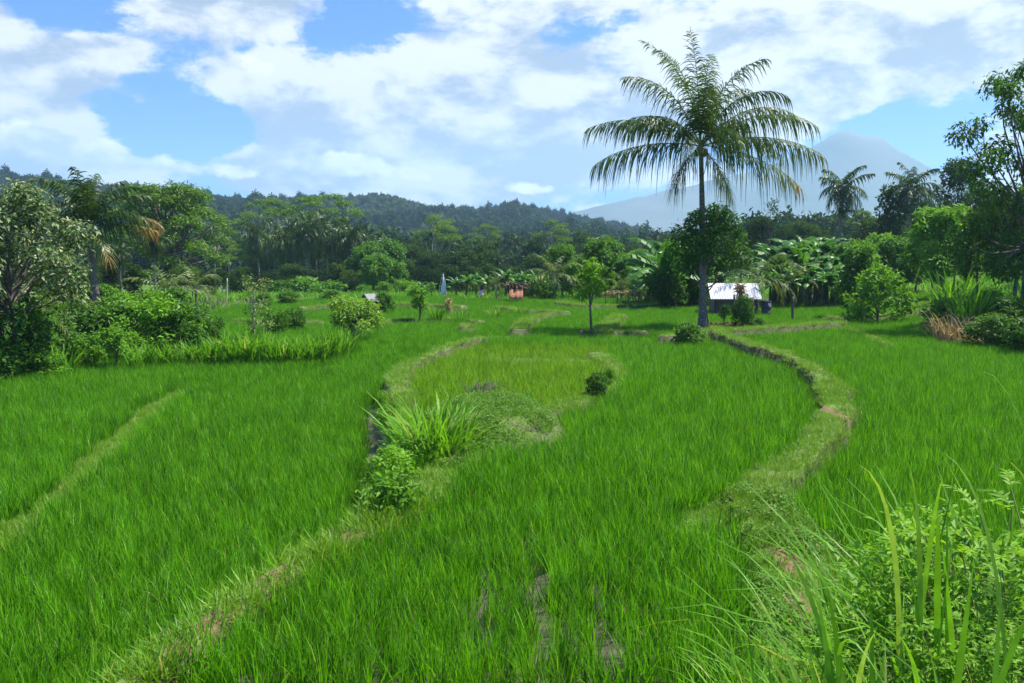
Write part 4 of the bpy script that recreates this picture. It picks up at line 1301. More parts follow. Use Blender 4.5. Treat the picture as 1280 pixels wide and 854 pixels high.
for px, Y, top, kd, wd, lab in ((950, 95, 272, 'deep2', .8, 'dark tree behind the hut against the sky'), (1000, 110, 277, 'deep2', 1.2, 'flat dark tree on the skyline behind the banana grove'), (978, 108, 284, 'deep', 1, 'dark tree left of the flat skyline tree'),
                                (925, 105, 288, 'deep', 1, 'dark tree behind the bushy tree'), (1022, 105, 284, 'deep', 1, 'dark tree left of the middle skyline palm'), (1075, 100, 262, 'umbrella', .55, 'thin dark tree between the two skyline palms'),
                                (1108, 86, 232, 'deep3', .8, 'dark narrow tree against the skyline palm on the right'), (1090, 90, 272, 'deep', 1, 'dark tree below the skyline palms'), (1150, 92, 270, 'deep', 1, 'dark tree behind the bright green tree'),
                                (1195, 98, 197, 'deep2', .75, 'tall dark tree against the sky left of the right edge tree'), (1222, 100, 236, 'deep', 1.0, 'dark tree right of the tall dark tree'), (1185, 92, 252, 'deep', .9, 'dark tree below the tall dark tree'),
                                (1250, 85, 250, 'deep', 1, 'dark tree behind the right edge tree'), (1222, 46, 262, 'deep2', .8, 'dark tree under the left boughs of the right edge tree'), (1268, 44, 228, 'deep', .9, 'dark tree behind the trunk of the right edge tree'), (1300, 50, 250, 'deep2', 1, 'dark tree at the right photo edge behind the bank'),
                                (1120, 62, 296, 'round', .85, 'tree with a bare trunk behind the bright bush pair'), (1143, 64, 300, 'round', .8, 'small trunked tree left of the bright green tree'), (1095, 66, 292, 'round2', .9, 'tree behind the dark trunk bush'),
                                (1066, 60, 300, 'round', .8, 'tree at the right end of the banana grove'), (1085, 58, 318, 'round2', .8, 'bright tree between the banana grove and the dark trunk'), (1132, 58, 318, 'round', .8, 'low crowned tree in front of the small trunked tree'), (1108, 70, 310, 'round', 1, 'tree behind the two bright bushes'), (1165, 64, 300, 'deep', .8, 'shaded tree under the bright green tree'), (1205, 58, 300, 'round', .9, 'tree between the bright green tree and the right edge tree'),
                                (1152, 72, 345, 'shrubbright', 1.3, 'yellow green bush under the bright green tree'), (1110, 75, 350, 'shrubbright', 1.3, 'low bush between the trunks on the right')):
    put(T_[kd], px, Y, top, lab, wide=wd)
put(T_['twiggy'], 962, 92, 248, 'thin twiggy tree standing above the skyline left of the middle palm')
put(PM['mid'], 1046, 88, 208, 'coconut palm on the skyline behind the banana grove', h=10.4, rz=0)
put(PM['mid2'], 1133, 84, 203, 'coconut palm on the skyline left of the tall dark tree', h=10.2, rz=2)
put(PM['far'], 1158, 96, 238, 'small palm just right of the skyline palm on the right', h=11)
put(PM['far2'], 1075, 98, 272, 'small dark palm low between the skyline palms', h=11)
brt = make_tree('broadleaf_tree', 'tree', 6, 1.9, .15, 2.5, 'bright', nclump=38, clump_r=.62, nleaf=6500, leaf=.32, aspect=.4, shape='dome', crown_base=1.9, seed=30, shell=.35)
put(brt, 1175, 55, 259, 'bright green domed tree in front of the dark trees on the right')
put(T_['shrubbright'], 1097, 0, 333, 'bright bush with several stems right of the dark trunk', base=394, wide=.8)
put(T_['bushy'], 1074, 0, 306, 'bushy tree with a thick dark trunk at the bund end', base=394, wide=.95)
put(CL[0], 1190, 0, 330, 'tall broad grass clump on the right bank', base=392, wide=.9)
put(CL[1], 1212, 0, 350, 'arching grass clump behind the dead leaves on the bank', base=394, wide=1.2)
put(T_['shrub'], 1182, 0, 372, 'low shrub at the left foot of the bank', base=404, wide=1.1)
put(T_['shrubbright'], 1232, 0, 362, 'yellow green shrub on top of the bank', base=396, wide=1.4)
put(T_['shrubdark'], 1268, 0, 372, 'dark shrub on the bank under the right edge tree', base=412, wide=1.5)
put(T_['shrubdark'], 1240, 0, 392, 'dark creeper on the face of the bank', base=428, wide=1.3)
put(T_['shrubdark'], 1290, 0, 395, 'dark shrub on the face of the bank at the photo edge', base=436, wide=1.3)
dc = make_clump('dead_grass_clump', 'dead grass', 230, .75, .022, .5, 'dead', curve=(80, 175), lean=(5, 40), seed=9)
put(dc, 1197, 0, 390, 'heap of dead brown leaves on the right bank', base=414, wide=.85)
dup(dc, tuple(GP(1214, 420)), 1, (.9, .9, .7), 'smaller heap of dead leaves low on the right bank')
rt = make_tree('overhanging_tree', 'tree', 9.5, 3.0, .17, 3.2, 'dark', 'bark', nclump=64, clump_r=.66, nleaf=13000, leaf=.2, aspect=.42, shape='round', droop=1.3, crown_base=1.3, seed=31, shell=.2)
b_ = GP(1276, 388)
zt = at_depth(1276, 60, b_[1])[2]
s_ = (zt - b_[2]) / 9.5
dup(rt, (b_[0] + .2, b_[1], b_[2]), 1.1, (s_ * .9, s_ * .9, s_), 'tree with drooping leaves overhanging the bank at the right edge')

# small bushes on the bunds of the middle
put(T_['shrubdark'], 746, 0, 466, 'dark shrub put in for the dark hollow on the bend of the middle bund', base=494, wide=1.0)  # shrub added to give the dark of a hollow in the bund
put(T_['shrubbright'], 762, 0, 460, 'small bright bush beside the shrub put in for the dark hollow', base=482, wide=.6)

# mound plants
mgc = make_clump('tall_grass_clump', 'grass clump', 230, 1.35, .034, .5, 'tallgrass', curve=(30, 110), lean=(4, 42), seed=12)
put(mgc, 545, 0, 488, 'bright arching grass clump on the mound between the paddies', base=567, wide=1.05)
ms = make_tree('leafy_shrub', 'shrub', 1.1, .2, .025, .62, 'bright', nclump=18, clump_r=.27, nleaf=1500, leaf=.12, aspect=.55, crown_base=.15, seed=33)
ms2 = make_tree('leafy_shrub', 'shrub', 1.1, .2, .025, .6, 'bright', nclump=14, clump_r=.28, nleaf=480, leaf=.22, aspect=.42, crown_base=.15, seed=34)
put(ms, 515, 0, 545, 'leafy shrub at the left foot of the mound grass', base=592, wide=1.0)
put(ms, 490, 0, 560, 'leafy shrub halfway down the terrace step', base=612, wide=1.0)
put(ms2, 488, 0, 588, 'large leaved shrub at the lower end of the terrace step', base=640, wide=1.0)
put(ms, 470, 0, 590, 'leafy shrub over the left terrace edge', base=632, wide=.9)
put(ms, 478, 0, 490, 'dark weeds hanging in the ditch under the bund', base=520, wide=.6)
put(ms, 482, 0, 505, 'dark weeds lower in the ditch under the bund', base=540, wide=.6)
g = Geo()
for u in range(60):
    a_ = R.random() * 6.28; r_ = .1 * math.sqrt(R.random())
    g.tube(bend((0 + r_ * math.cos(a_), r_ * math.sin(a_), -.05), (.25 + .3 * R.normal(), .2 * R.normal(), .45 + .2 * R.random()), 4), [.012, .01, .008, .004], 4)
o = obj('dry_twigs', g, M['wood']); o.location = tuple(GP(590, 506)); tag(o, 'dry brown twigs sticking out of the mound top', 'twigs')
stump(563, 572, 546, .022, 'bamboo_stake', 'short pale stake beside the mound grass', 'stake', 'bamboo')

# loose dry grass clumps over the near bund
gc = [make_clump('grass_clump', 'grass clump', 60, .5, .012, .25, 'tallgrass', curve=(30, 110), lean=(10, 60), seed=40 + q_) for q_ in range(2)]
for i_, (px, py) in enumerate(((418, 672), (398, 680), (372, 694), (350, 704), (318, 715), (285, 728), (262, 742), (240, 756), (215, 772), (180, 800), (140, 822), (95, 838), (255, 790), (200, 835), (440, 664), (60, 850))):
    c = GP(px, py)
    s_ = .8 + .5 * R.random()
    dup(gc[i_ % 2], tuple(c), R.random() * 6, (s_, s_, s_), 'loose grass clump on the near bund at the lower left', 'grass clumps on the near bund')

# ================================================================== WOOD BELOW THE HILL
gw_ = 'coconut palms of the dark row below the hill'
for i_, (px, Y, top) in enumerate(((327, 112, 268), (345, 118, 282), (361, 114, 276), (378, 120, 272), (387, 113, 262), (398, 116, 268), (408, 122, 264), (420, 114, 275), (431, 118, 278), (441, 112, 270), (450, 116, 280))):
    put(PM['far' if i_ % 2 else 'far2'], px, Y, top, 'dark coconut palm in the row below the forested hill', gw_, h=10.6, wide=.85)
for px, Y, top, kd, wd, lab in ((340, 140, 247, 'umbrella', .85, 'umbrella crowned tree left over the dark palm row'), (405, 140, 243, 'umbrella', 1.2, 'wide umbrella crowned tree over the dark palm row'), (545, 125, 268, 'umbrella2', .75, 'pale trunked umbrella tree in the middle of the wood'),
                                (690, 140, 274, 'umbrella2', .7, 'flat topped umbrella tree above the dark wood'), (608, 145, 280, 'umbrella', .7, 'low umbrella tree right of the pale trunked one'), (290, 110, 300, 'umbrella2', .7, 'olive layered tree right of the big spreading tree')):
    put(T_[kd], px, Y, top, lab, wide=wd, rz=0 if kd == 'umbrella2' else None)
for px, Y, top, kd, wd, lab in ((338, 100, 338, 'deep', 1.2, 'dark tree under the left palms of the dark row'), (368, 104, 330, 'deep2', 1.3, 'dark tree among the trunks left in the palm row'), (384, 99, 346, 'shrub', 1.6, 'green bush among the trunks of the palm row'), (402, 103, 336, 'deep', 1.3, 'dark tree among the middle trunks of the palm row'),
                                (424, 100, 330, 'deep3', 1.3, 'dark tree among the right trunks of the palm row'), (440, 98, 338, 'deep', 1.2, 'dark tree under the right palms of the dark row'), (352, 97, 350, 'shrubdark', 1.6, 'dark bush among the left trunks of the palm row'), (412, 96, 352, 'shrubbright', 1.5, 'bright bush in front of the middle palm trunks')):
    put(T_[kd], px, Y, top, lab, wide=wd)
gd = 'dark trees of the wood below the hill'
rs = np.random.default_rng(77)
kinds = ['deep', 'deep2', 'deep3', 'deep', 'far', 'far2']
cnt = 0
for row, (Y, t0, t1, step) in enumerate(((100, 330, 352, 21), (118, 312, 336, 19), (140, 298, 322, 19), (170, 290, 312, 22))):
    px = 300 + row * 7
    while px < 900:
        kd = kinds[rs.integers(0, 6)] if row > 0 else kinds[rs.integers(0, 4)]
        top = t0 + (t1 - t0) * rs.random()
        if 312 < px < 460 and row < 2:
            px += step * 1.6
            if row == 0:
                continue
            top = 340
        if kd.startswith('far'):
            put(PM[kd], px, Y, top - 8, 'dark palm among the trees of the wood below the hill', 'palms in the wood below the hill', h=11, wide=.8)
        else:
            put(T_[kd], px, Y, top, 'dark broadleaf tree in the wood below the hill', gd, wide=.95 + .3 * rs.random())
        cnt += 1
        px += step * (.7 + .6 * rs.random())
for px, Y, top in ((470, 96, 318), (490, 98, 326), (462, 104, 305), (478, 110, 300)):
    put(T_['round'], px, Y, top, 'greyish green tree right of the dark palm row', 'greyish trees right of the dark palm row', wide=.9)

# two houses on the hillside
for px, py, roof, lab in ((501, 308, 'sheet', 'tiny house with white roof at the foot of the hill'), (512, 305, 'redtile', 'tiny house with red roof at the foot of the hill')):
    pass

# ================================================================== HILL, FOREST, VOLCANO
prof_px = [-900, -300, 0, 80, 160, 265, 285, 340, 430, 485, 530, 600, 640, 700, 760, 800, 840, 900, 980, 1100]
prof_py = [200, 208, 219, 226, 233, 239, 246, 248, 246, 245, 256, 263, 257, 268, 279, 287, 297, 306, 316, 330]


def hillz(x, y):
    a = x / y
    cpy = np.interp(640 + F * a, prof_px, prof_py)
    yc = 800 + 120 * np.sin(a * 5 + 1)
    zc = CAMH + yc * (HZ - cpy) / F - 7.0
    t = np.clip((y - 300) / (yc - 300), 0, 1)
    gul = (fbm(a * 16 + 3, y / 240) - .5)
    z = -5.2 + (zc + 5.2) * (t ** 1.15) + gul * 26 * np.sin(PI * t)
    back = smooth(yc, yc + 500, y)
    return np.where(y > yc, -5.5 + (zc + 5.2) * (1 - back), z) - .4 * (t <= 0)


ha = np.linspace(-1.35, .44, 220); hy = np.linspace(296, 1500, 110)
A_, Y_ = np.meshgrid(ha, hy, indexing='ij')
hz = hillz((A_ * Y_), Y_)
g = Geo(); nr, nc = A_.shape
i = np.arange(nr - 1)[:, None] * nc; j = np.arange(nc - 1)[None]
g.add(np.stack([(A_ * Y_).ravel(), Y_.ravel(), hz.ravel()], 1), np.stack([i + j, i + nc + j, i + nc + j + 1, i + j + 1], -1).reshape(-1, 4))
hm = solid_mat('forest_floor', (.02, .035, .012), (.045, .07, .02), .05, .95, .1)
tag(obj('hill', g, hm), 'long forested hill across the back', 'hill', kind='structure')


def far_tree(k, h, r, n, conic=0):
    g = Geo()
    nc_ = 9
    u = np.linspace(0, 1, nc_)
    an = np.arange(nc_) * 2.4
    rad = r * (.25 + .55 * R.random(nc_)) * (1 - (.8 if conic else .35) * u)
    cs = np.stack([rad * np.cos(an), rad * np.sin(an), h * (.35 + .5 * u)], 1)
    crown_leaves(g, cs, r * (.42 + .25 * R.random(nc_)) * (1 - .3 * u), n, r * .34, .7, shell=.55, droop=.3)
    g.tube([(0, 0, -2), (0, 0, h * .6)], [.35, .15], 5, 0)
    return obj('far_tree', g, M['forest'], None, False, link=False)


fp = [far_tree(0, 10, 4.2, 420), far_tree(1, 12, 3.8, 420), far_tree(2, 9, 4.6, 420), far_tree(3, 13, 2.8, 380, 1), far_tree(4, 15, 4.0, 460)]
M['forest2'] = leaf_mat('pale_forest_leaf', (.04, .08, .025), (.12, .17, .06), trans=.15, objvar=1.0, spec=0, rough=.9)
dark_fp = fp; keepM = M['forest']; M['forest'] = M['forest2']
fp = [far_tree(5, 10, 4.0, 420), far_tree(6, 12, 3.6, 420), far_tree(7, 9, 4.4, 420)]
M['forest'] = keepM; fp2 = dark_fp + fp; fp = dark_fp
k = 26000
fa = R.uniform(-.95, .36, k); fy = np.sqrt(R.random(k)) * (980 - 315) + 315
fx = fa * fy
fz = hillz(fx, fy)
n = k
hs = (.4 + .3 * R.random(n) + .35 * R.random(n) ** 6) * (.85 + .35 * vnoise(fx / 45, fy / 45))
fpx = 640 + F * fx / fy
pl_ = .08 + .6 * smooth(330, 400, fpx) * (1 - smooth(510, 590, fpx)) * smooth(.35, .55, vnoise(fx / 40 + 3, fy / 40))
pl_ = pl_ + .5 * (vnoise(fx / 30 + 50, fy / 60) > .72)
hid = np.where(R.random(n) < pl_, 5 + R.integers(0, 3, n), R.integers(0, 5, n))
scatter('hill_forest', np.stack([fx, fy, fz - .5], 1), np.stack([np.zeros(n), np.zeros(n), R.random(n) * 6.28], 1), np.stack([hs, hs, hs], 1),
        hid, fp2, 'dense forest covering the long hill', 'forest')
# woodland on the valley floor between
k = 2600
fa = R.uniform(-.8, .7, k); fy = R.uniform(185, 330, k); fx = fa * fy
keep_ = (vnoise(fx / 25 + 4, fy / 25) > .42) | (fa > .2)
fx, fy = fx[keep_], fy[keep_]; n = len(fx)
hs = .5 + .45 * R.random(n)
scatter('valley_wood', np.stack([fx, fy, terrain(fx, fy) - .3], 1), np.stack([np.zeros(n), np.zeros(n), R.random(n) * 6.28], 1), np.stack([hs, hs, hs], 1),
        R.integers(0, 5, n), fp, 'distant wood on the valley floor before the hill', 'forest')

for px, py, roof, lab in ((501, 307, 'sheet', 'tiny house with white roof at the foot of the hill'), (512, 304, 'redtile', 'tiny house with red roof at the foot of the hill')):
    Yh = 330.0
    q = at_depth(px, py, Yh)
    root = thing('hillside_house', lab, 'house', (q[0], Yh, q[2] - 3.0), .2)
    g = Geo(); g.box((-2.4, -2, -6), (2.4, 2, 2.2)); obj('wall', g, M['plaster'], root, False)
    g = Geo(); g.add([(-2.9, -2.5, 2.1), (2.9, -2.5, 2.1), (2.7, 0, 3.6), (-2.7, 0, 3.6), (2.9, 2.5, 2.1), (-2.9, 2.5, 2.1)], [(0, 1, 2, 3), (3, 2, 4, 5)])
    o = obj('roof', g, M[roof], root, False); o.modifiers.new('thick', 'SOLIDIFY').thickness = .15

# volcano
vp = [-400, 300, 620, 715, 800, 880, 950, 1000, 1030, 1050, 1062, 1072, 1086, 1100, 1130, 1165, 1220, 1300, 1420, 1600, 2200]
vy = [300, 294, 284, 266, 246, 229, 212, 190, 174, 166, 170, 174, 172, 181, 199, 216, 236, 256, 275, 288, 300]
YV = 3200.0
va = np.linspace(-900, 2300, 260)
g = Geo()
pz = np.interp(va, vp, vy)
pz = pz + (fbm(va / 18, va * 0 + 3) - .5) * 6 * smooth(300, 240, pz)
rows = np.linspace(-1, 1, 41)
V = []
for r_ in rows:
    w_ = 1 - abs(r_)
    cx = np.interp(1060, [0, 1], [0, 1])
    hgt = np.maximum(0, (HZ - pz)) / F * YV
    rid = 1 + .25 * (fbm(va / 26 + 9, r_ * 4 + va * 0) - .5) * (4 * w_ * (1 - w_))
    V.append(np.stack([(va - 640) / F * YV, np.full(len(va), YV + 650 * r_), -8 + (hgt + 10) * w_ ** 1.1 * rid], 1))
V = np.concatenate(V); nc = len(va)
i = np.arange(len(rows) - 1)[:, None] * nc; j = np.arange(nc - 1)[None]
g.add(V, np.stack([i + j, i + j + 1, i + nc + j + 1, i + nc + j], -1).reshape(-1, 4))
vm = solid_mat('far_mountain_slope', (.07, .09, .07), (.13, .14, .11), .004, .95, .1)
tag(obj('volcano', g, vm), 'far volcano fading into blue haze on the right', 'mountain', kind='structure')

# haze
g = Geo(); g.box((-4700, -4700, -10.5), (4700, 4700, 440))
hm_, nt, out = newmat('valley_haze')
pv = N(nt, 'ShaderNodeVolumePrincipled')
pv.inputs['Color'].default_value = (.45, .70, 1.0, 1)
pv.inputs['Density'].default_value = .00023
pv.inputs['Anisotropy'].default_value = .2
nt.links.new(pv.outputs[0], out.inputs['Volume'])
hz_o = tag(obj('haze', g, hm_, None, False), 'thin blue haze filling the valley', 'haze', kind='stuff')

# ================================================================== FOREGROUND BANK PLANTS (lower right)
def px_blade(g, pts, w, T, m=10):
    """a blade through control points given as (photo x, photo y, distance)"""
    c = np.array([at_depth(a_, b_, d_) for a_, b_, d_ in pts])
    t = np.linspace(0, 1, m)
    if len(c) == 3:
        q_ = 2 * c[1] - .5 * c[0] - .5 * c[2]
        p_ = ((1 - t) ** 2)[:, None] * c[0] + (2 * t * (1 - t))[:, None] * q_ + (t ** 2)[:, None] * c[2]
    else:
        p_ = c[0] + (c[1] - c[0]) * t[:, None]
    a_ = R.normal() * .5
    side = np.array([math.cos(a_), math.sin(a_), 0])
    T = T + .35
    prof = np.interp(t, [0, .1, .55, 1], [.6, 1, .9, .04])
    g.strip(p_, w * .5 * prof, side, T)


def blade_thing(blades, label, extra=None):
    g = Geo()
    base = None
    for pts, w, T in blades:
        px_blade(g, pts, w, T)
    V0 = g.V[0][0].copy()
    o0 = np.array([V0[0], V0[1], G(V0[0], V0[1])], np.float32)
    g.V = [v - o0 for v in g.V]
    o = obj('tall_grass', g, M['tallgrass'], None, False); o.location = tuple(o0.tolist())
    return tag(o, label, 'grass')


blade_thing([(((1120, 960, 3.6), (1118, 690, 3.6), (1072, 580, 3.5)), .024, .9), (((1142, 960, 3.6), (1150, 720, 3.6), (1137, 583, 3.5)), .03, .8),
             (((1128, 960, 3.6), (1160, 700, 3.6), (1178, 600, 3.4)), .026, .7), (((1262, 960, 3.3), (1240, 690, 3.3), (1180, 566, 3.4)), .02, .8),
             (((1170, 960, 3.5), (1172, 740, 3.5), (1172, 635, 3.5)), .03, .3), (((1186, 960, 3.5), (1184, 760, 3.5), (1184, 628, 3.5)), .028, .2),
             (((1158, 960, 3.4), (1182, 740, 3.4), (1200, 640, 3.5)), .03, .3), (((1150, 960, 3.6), (1150, 800, 3.6), (1130, 700, 3.6)), .022, .5),
             (((1200, 960, 3.4), (1190, 800, 3.4), (1176, 670, 3.4)), .026, .25)], 'tall grass with a long pale blade bending left in the lower right foreground')
blade_thing([(((1180, 990, 2.6), (1200, 830, 2.6), (1218, 698, 2.6)), .026, .55), (((1242, 990, 2.5), (1246, 830, 2.5), (1252, 714, 2.5)), .022, .7), (((1215, 990, 2.4), (1262, 820, 2.4), (1310, 740, 2.4)), .024, .6),
             (((1150, 990, 2.7), (1148, 860, 2.7), (1120, 790, 2.7)), .022, .4)], 'broad upright grass blades nearest the lower right corner')
blade_thing([(((1062, 990, 2.8), (1072, 860, 2.8), (1094, 790, 2.7)), .022, .9), (((1064, 990, 2.8), (1050, 810, 2.8), (1105, 855, 2.6)), .02, .6), (((1040, 990, 3.0), (1035, 830, 3.0), (1010, 700, 3.2)), .022, .4),
             (((1045, 990, 3.0), (1030, 800, 3.1), (960, 650, 3.4)), .024, .3), (((1055, 990, 3.0), (1048, 820, 3.0), (1030, 740, 3.0)), .022, .3), (((1080, 990, 3.0), (1090, 830, 3.0), (1085, 740, 3.0)), .02, .35)],
            'dark leaning grass blades beside the path at the lower right')
blade_thing([(((1010, 980, 3.2), (940, 800, 3.3), (780, 790, 3.6)), .016, .95), (((1020, 980, 3.2), (930, 850, 3.3), (830, 785, 3.6)), .012, .8), (((1000, 980, 3.2), (960, 830, 3.3), (820, 690, 3.8)), .012, .7),
             (((1015, 980, 3.1), (950, 860, 3.2), (845, 830, 3.4)), .014, .9), (((1010, 980, 3.1), (960, 880, 3.2), (880, 850, 3.4)), .014, .7), (((1020, 980, 3.2), (980, 810, 3.3), (905, 690, 3.6)), .012, .8), (((990, 980, 3.2), (930, 840, 3.3), (880, 770, 3.5)), .012, .6),
             (((1030, 980, 3.1), (990, 830, 3.2), (925, 720, 3.4)), .013, .9)], 'thin arching grass blades leaning left over the near rice')
blade_thing([(((1390, 960, 2.9), (1290, 560, 2.9), (1214, 474, 3.0)), .009, .2), (((1380, 960, 2.8), (1300, 640, 2.8), (1240, 592, 2.8)), .01, .9)], 'thin grass blade entering from the right edge of the photo')

# feathery leaved shrubs on the bank
def make_fern(seed, n, L, ll, h):
    global R
    keep = R; R = np.random.default_rng(5000 + seed)
    root = thing('feather_leaf_shrub', None, 'shrub', link=False)
    gs, gl = Geo(), Geo()
    for i_ in range(n):
        an = i_ * 137.5; u = (i_ + .5) / n
        hh = h * (.25 + .75 * R.random()); r_ = .34 * math.sqrt(u)
        top = np.array([r_ * math.cos(math.radians(an)) * 1.3, r_ * math.sin(math.radians(an)) * 1.3, hh])
        gs.tube(bend((0, 0, -.1), top, 5, .1), np.linspace(.006, .003, 5), 5)
        for q_ in range(3):
            frond_geo(gl, top - np.array([0, 0, q_ * .09]), an + q_ * 120 + R.normal() * 30, 35 + R.normal() * 15, L * (.7 + .6 * R.random()), 60, 15, ll, .25, .0055, R.random() * .7, 0, .0022, seg=3)
    a_ = obj('stems', gs, M['rachis'], root, link=False); b_ = obj('foliage', gl, M['fresh' if seed % 2 else 'bright'], root, False, link=False)
    KIDS[root.name] = [a_, b_]; PROTO_H[root.name] = h
    R = keep
    return root


fr_ = [make_fern(1, 46, .2, .042, .9), make_fern(2, 46, .17, .04, .9)]
for i_, (px, Y, top, wd, lab) in enumerate(((1268, 4.3, 612, 1.0, 'tall feathery leaved shrub at the right photo edge'), (1228, 4.2, 700, 1.0, 'feathery leaved shrub left of the tall one'), (1165, 4.3, 770, 1.0, 'feathery shrub among the tall grass blades'),
                                             (1105, 4.2, 772, .9, 'feathery shrub at the edge of the path'), (1205, 3.5, 778, 1.0, 'feathery shrub low in the lower right corner'), (1275, 3.5, 742, 1.0, 'feathery shrub at the very corner of the photo'),
                                             (1045, 3.8, 812, .9, 'low feathery shrub left in the lower right foreground'), (1130, 3.5, 822, .9, 'lowest feathery shrub in the foreground'), (1300, 4.7, 650, 1.1, 'feathery shrub behind the tall one at the edge'))):
    put(fr_[i_ % 2], px, Y, top, lab, wide=wd)
bs = make_tree('leafy_shrub', 'shrub', 1.2, .3, .02, .7, 'bright', nclump=24, clump_r=.22, nleaf=3600, leaf=.045, aspect=.5, crown_base=.15, seed=50)
for i_, (px, Y, top, lab) in enumerate(((1255, 4.4, 650, 'leafy shrub behind the feathery shrubs at right'), (1205, 4.3, 740, 'leafy shrub behind the tall grass blades'), (1245, 3.5, 770, 'leafy shrub in the lower right corner'))):
    put(bs, px, Y, top, lab)
fg = [make_clump('grass_clump', 'grass clump', 46, 1.2, .017, .22, 'tallgrass', curve=(20, 120), lean=(3, 38), seed=60 + q_, dry=.05) for q_ in range(3)]
for i_, (px, Y, top) in enumerate(((1010, 4.3, 770), (1050, 4.6, 740), (1085, 4.4, 690), (1110, 4.8, 665), (1135, 4.3, 655), (1160, 4.9, 650), (1190, 4.5, 645), (1222, 4.6, 640), (1250, 4.2, 650), (1280, 4.3, 630), (1065, 3.8, 780), (1120, 3.7, 760), (1170, 3.8, 750), (1225, 3.7, 760), (975, 4.2, 800), (940, 4.0, 815))):
    put(fg[i_ % 3], px, Y, top, 'thin bladed grass clump on the bank in the lower right foreground', 'grass clumps of the foreground bank', wide=1.1)
# bank grass
bt = np.stack([R.uniform(.6, 6, 2600), R.uniform(2.6, 7.4, 2600)], 1)
a_ = bt[:, 0] / bt[:, 1]
bt = bt[(a_ > .3)]
n = len(bt); hs = 1.2 + 1.3 * R.random(n)
scatter('bank_grass', np.stack([bt[:, 0], bt[:, 1], terrain(bt[:, 0], bt[:, 1])], 1), np.stack([np.zeros(n), np.zeros(n), R.random(n) * 6.28], 1), np.stack([hs, hs, hs], 1),
        R.integers(0, 5, n), [tuft(k_, 16, (.1, .25), .009, .1, 'tallgrass', leanr=(5, 50), curve=(10, 80), dry=.05) for k_ in range(5)], 'grass on the near bank under the foreground shrubs', 'grass')

# ================================================================== CAMERA, SUN, SKY
cam = bpy.data.cameras.new('camera'); cam.sensor_width = 36; cam.lens = F / 1280 * 36
cam.clip_start = .05; cam.clip_end = 30000
co = bpy.data.objects.new('camera', cam); COL.objects.link(co)
co.location = (0, 0, CAMH); co.rotation_euler = (PI / 2 - PITCH, 0, 0)
scene.camera = co

SUN_EL, SUN_AZ = math.radians(62), math.radians(74)  # azimuth from +Y towards +X
sv = np.array([math.cos(SUN_EL) * math.sin(SUN_AZ), math.cos(SUN_EL) * math.cos(SUN_AZ), math.sin(SUN_EL)])
sun = bpy.data.lights.new('sun', 'SUN'); sun.energy = 5.0; sun.angle = math.radians(.5); sun.color = (1, .94, .82)
so = bpy.data.objects.new('sun', sun); COL.objects.link(so)
from mathutils import Vector
so.rotation_euler = Vector((-sv).tolist()).to_track_quat('-Z', 'Y').to_euler()
so.location = (20, 20, 40)

wd_ = bpy.data.worlds.new('World'); scene.world = wd_; wd_.use_nodes = True
nt = wd_.node_tree; nt.nodes.clear()
out = N(nt, 'ShaderNodeOutputWorld'); bg = N(nt, 'ShaderNodeBackground')
SKY_S = .1
bg.inputs['Strength'].default_value = SKY_S
sky = N(nt, 'ShaderNodeTexSky', sky_type='NISHITA')
sky.sun_disc = False; sky.sun_elevation = SUN_EL; sky.sun_rotation = SUN_AZ
sky.air_density = 1.0; sky.dust_density = .6; sky.ozone_density = 1.5
tc = N(nt, 'ShaderNodeTexCoord')
sx = N(nt, 'ShaderNodeSeparateXYZ'); nt.links.new(tc.outputs['Generated'], sx.inputs[0])
dyc = mathn(nt, 'MAXIMUM', sx.outputs['Y'], .08)
U = mathn(nt, 'DIVIDE', sx.outputs['X'], dyc); Vv = mathn(nt, 'DIVIDE', sx.outputs['Z'], dyc)


def dirnoise(sc, det, rough, zst=2.0, off=(0, 0, 0), dist=0.0):
    mp = N(nt, 'ShaderNodeMapping')
    mp.inputs['Scale'].default_value = (1, 1, zst); mp.inputs['Location'].default_value = off
    nt.links.new(tc.outputs['Generated'], mp.inputs['Vector'])
    n_ = N(nt, 'ShaderNodeTexNoise')
    n_.inputs['Scale'].default_value = sc; n_.inputs['Detail'].default_value = det; n_.inputs['Roughness'].default_value = rough
    n_.inputs['Distortion'].default_value = dist
    nt.links.new(mp.outputs[0], n_.inputs['Vector'])
    return n_.outputs['Fac']


def blob(px, py, rx, ry, amt):
    u0 = ray(px, py); uu, vv = u0[0] / u0[1], u0[2] / u0[1]
    a_ = mathn(nt, 'DIVIDE', mathn(nt, 'SUBTRACT', U, float(uu)), rx / F); b_ = mathn(nt, 'DIVIDE', mathn(nt, 'SUBTRACT', Vv, float(vv)), ry / F)
    r2 = mathn(nt, 'ADD', mathn(nt, 'MULTIPLY', a_, a_), mathn(nt, 'MULTIPLY', b_, b_))
    return mathn(nt, 'MULTIPLY', mathn(nt, 'POWER', 2.718, mathn(nt, 'MULTIPLY', r2, -1.0)), amt)


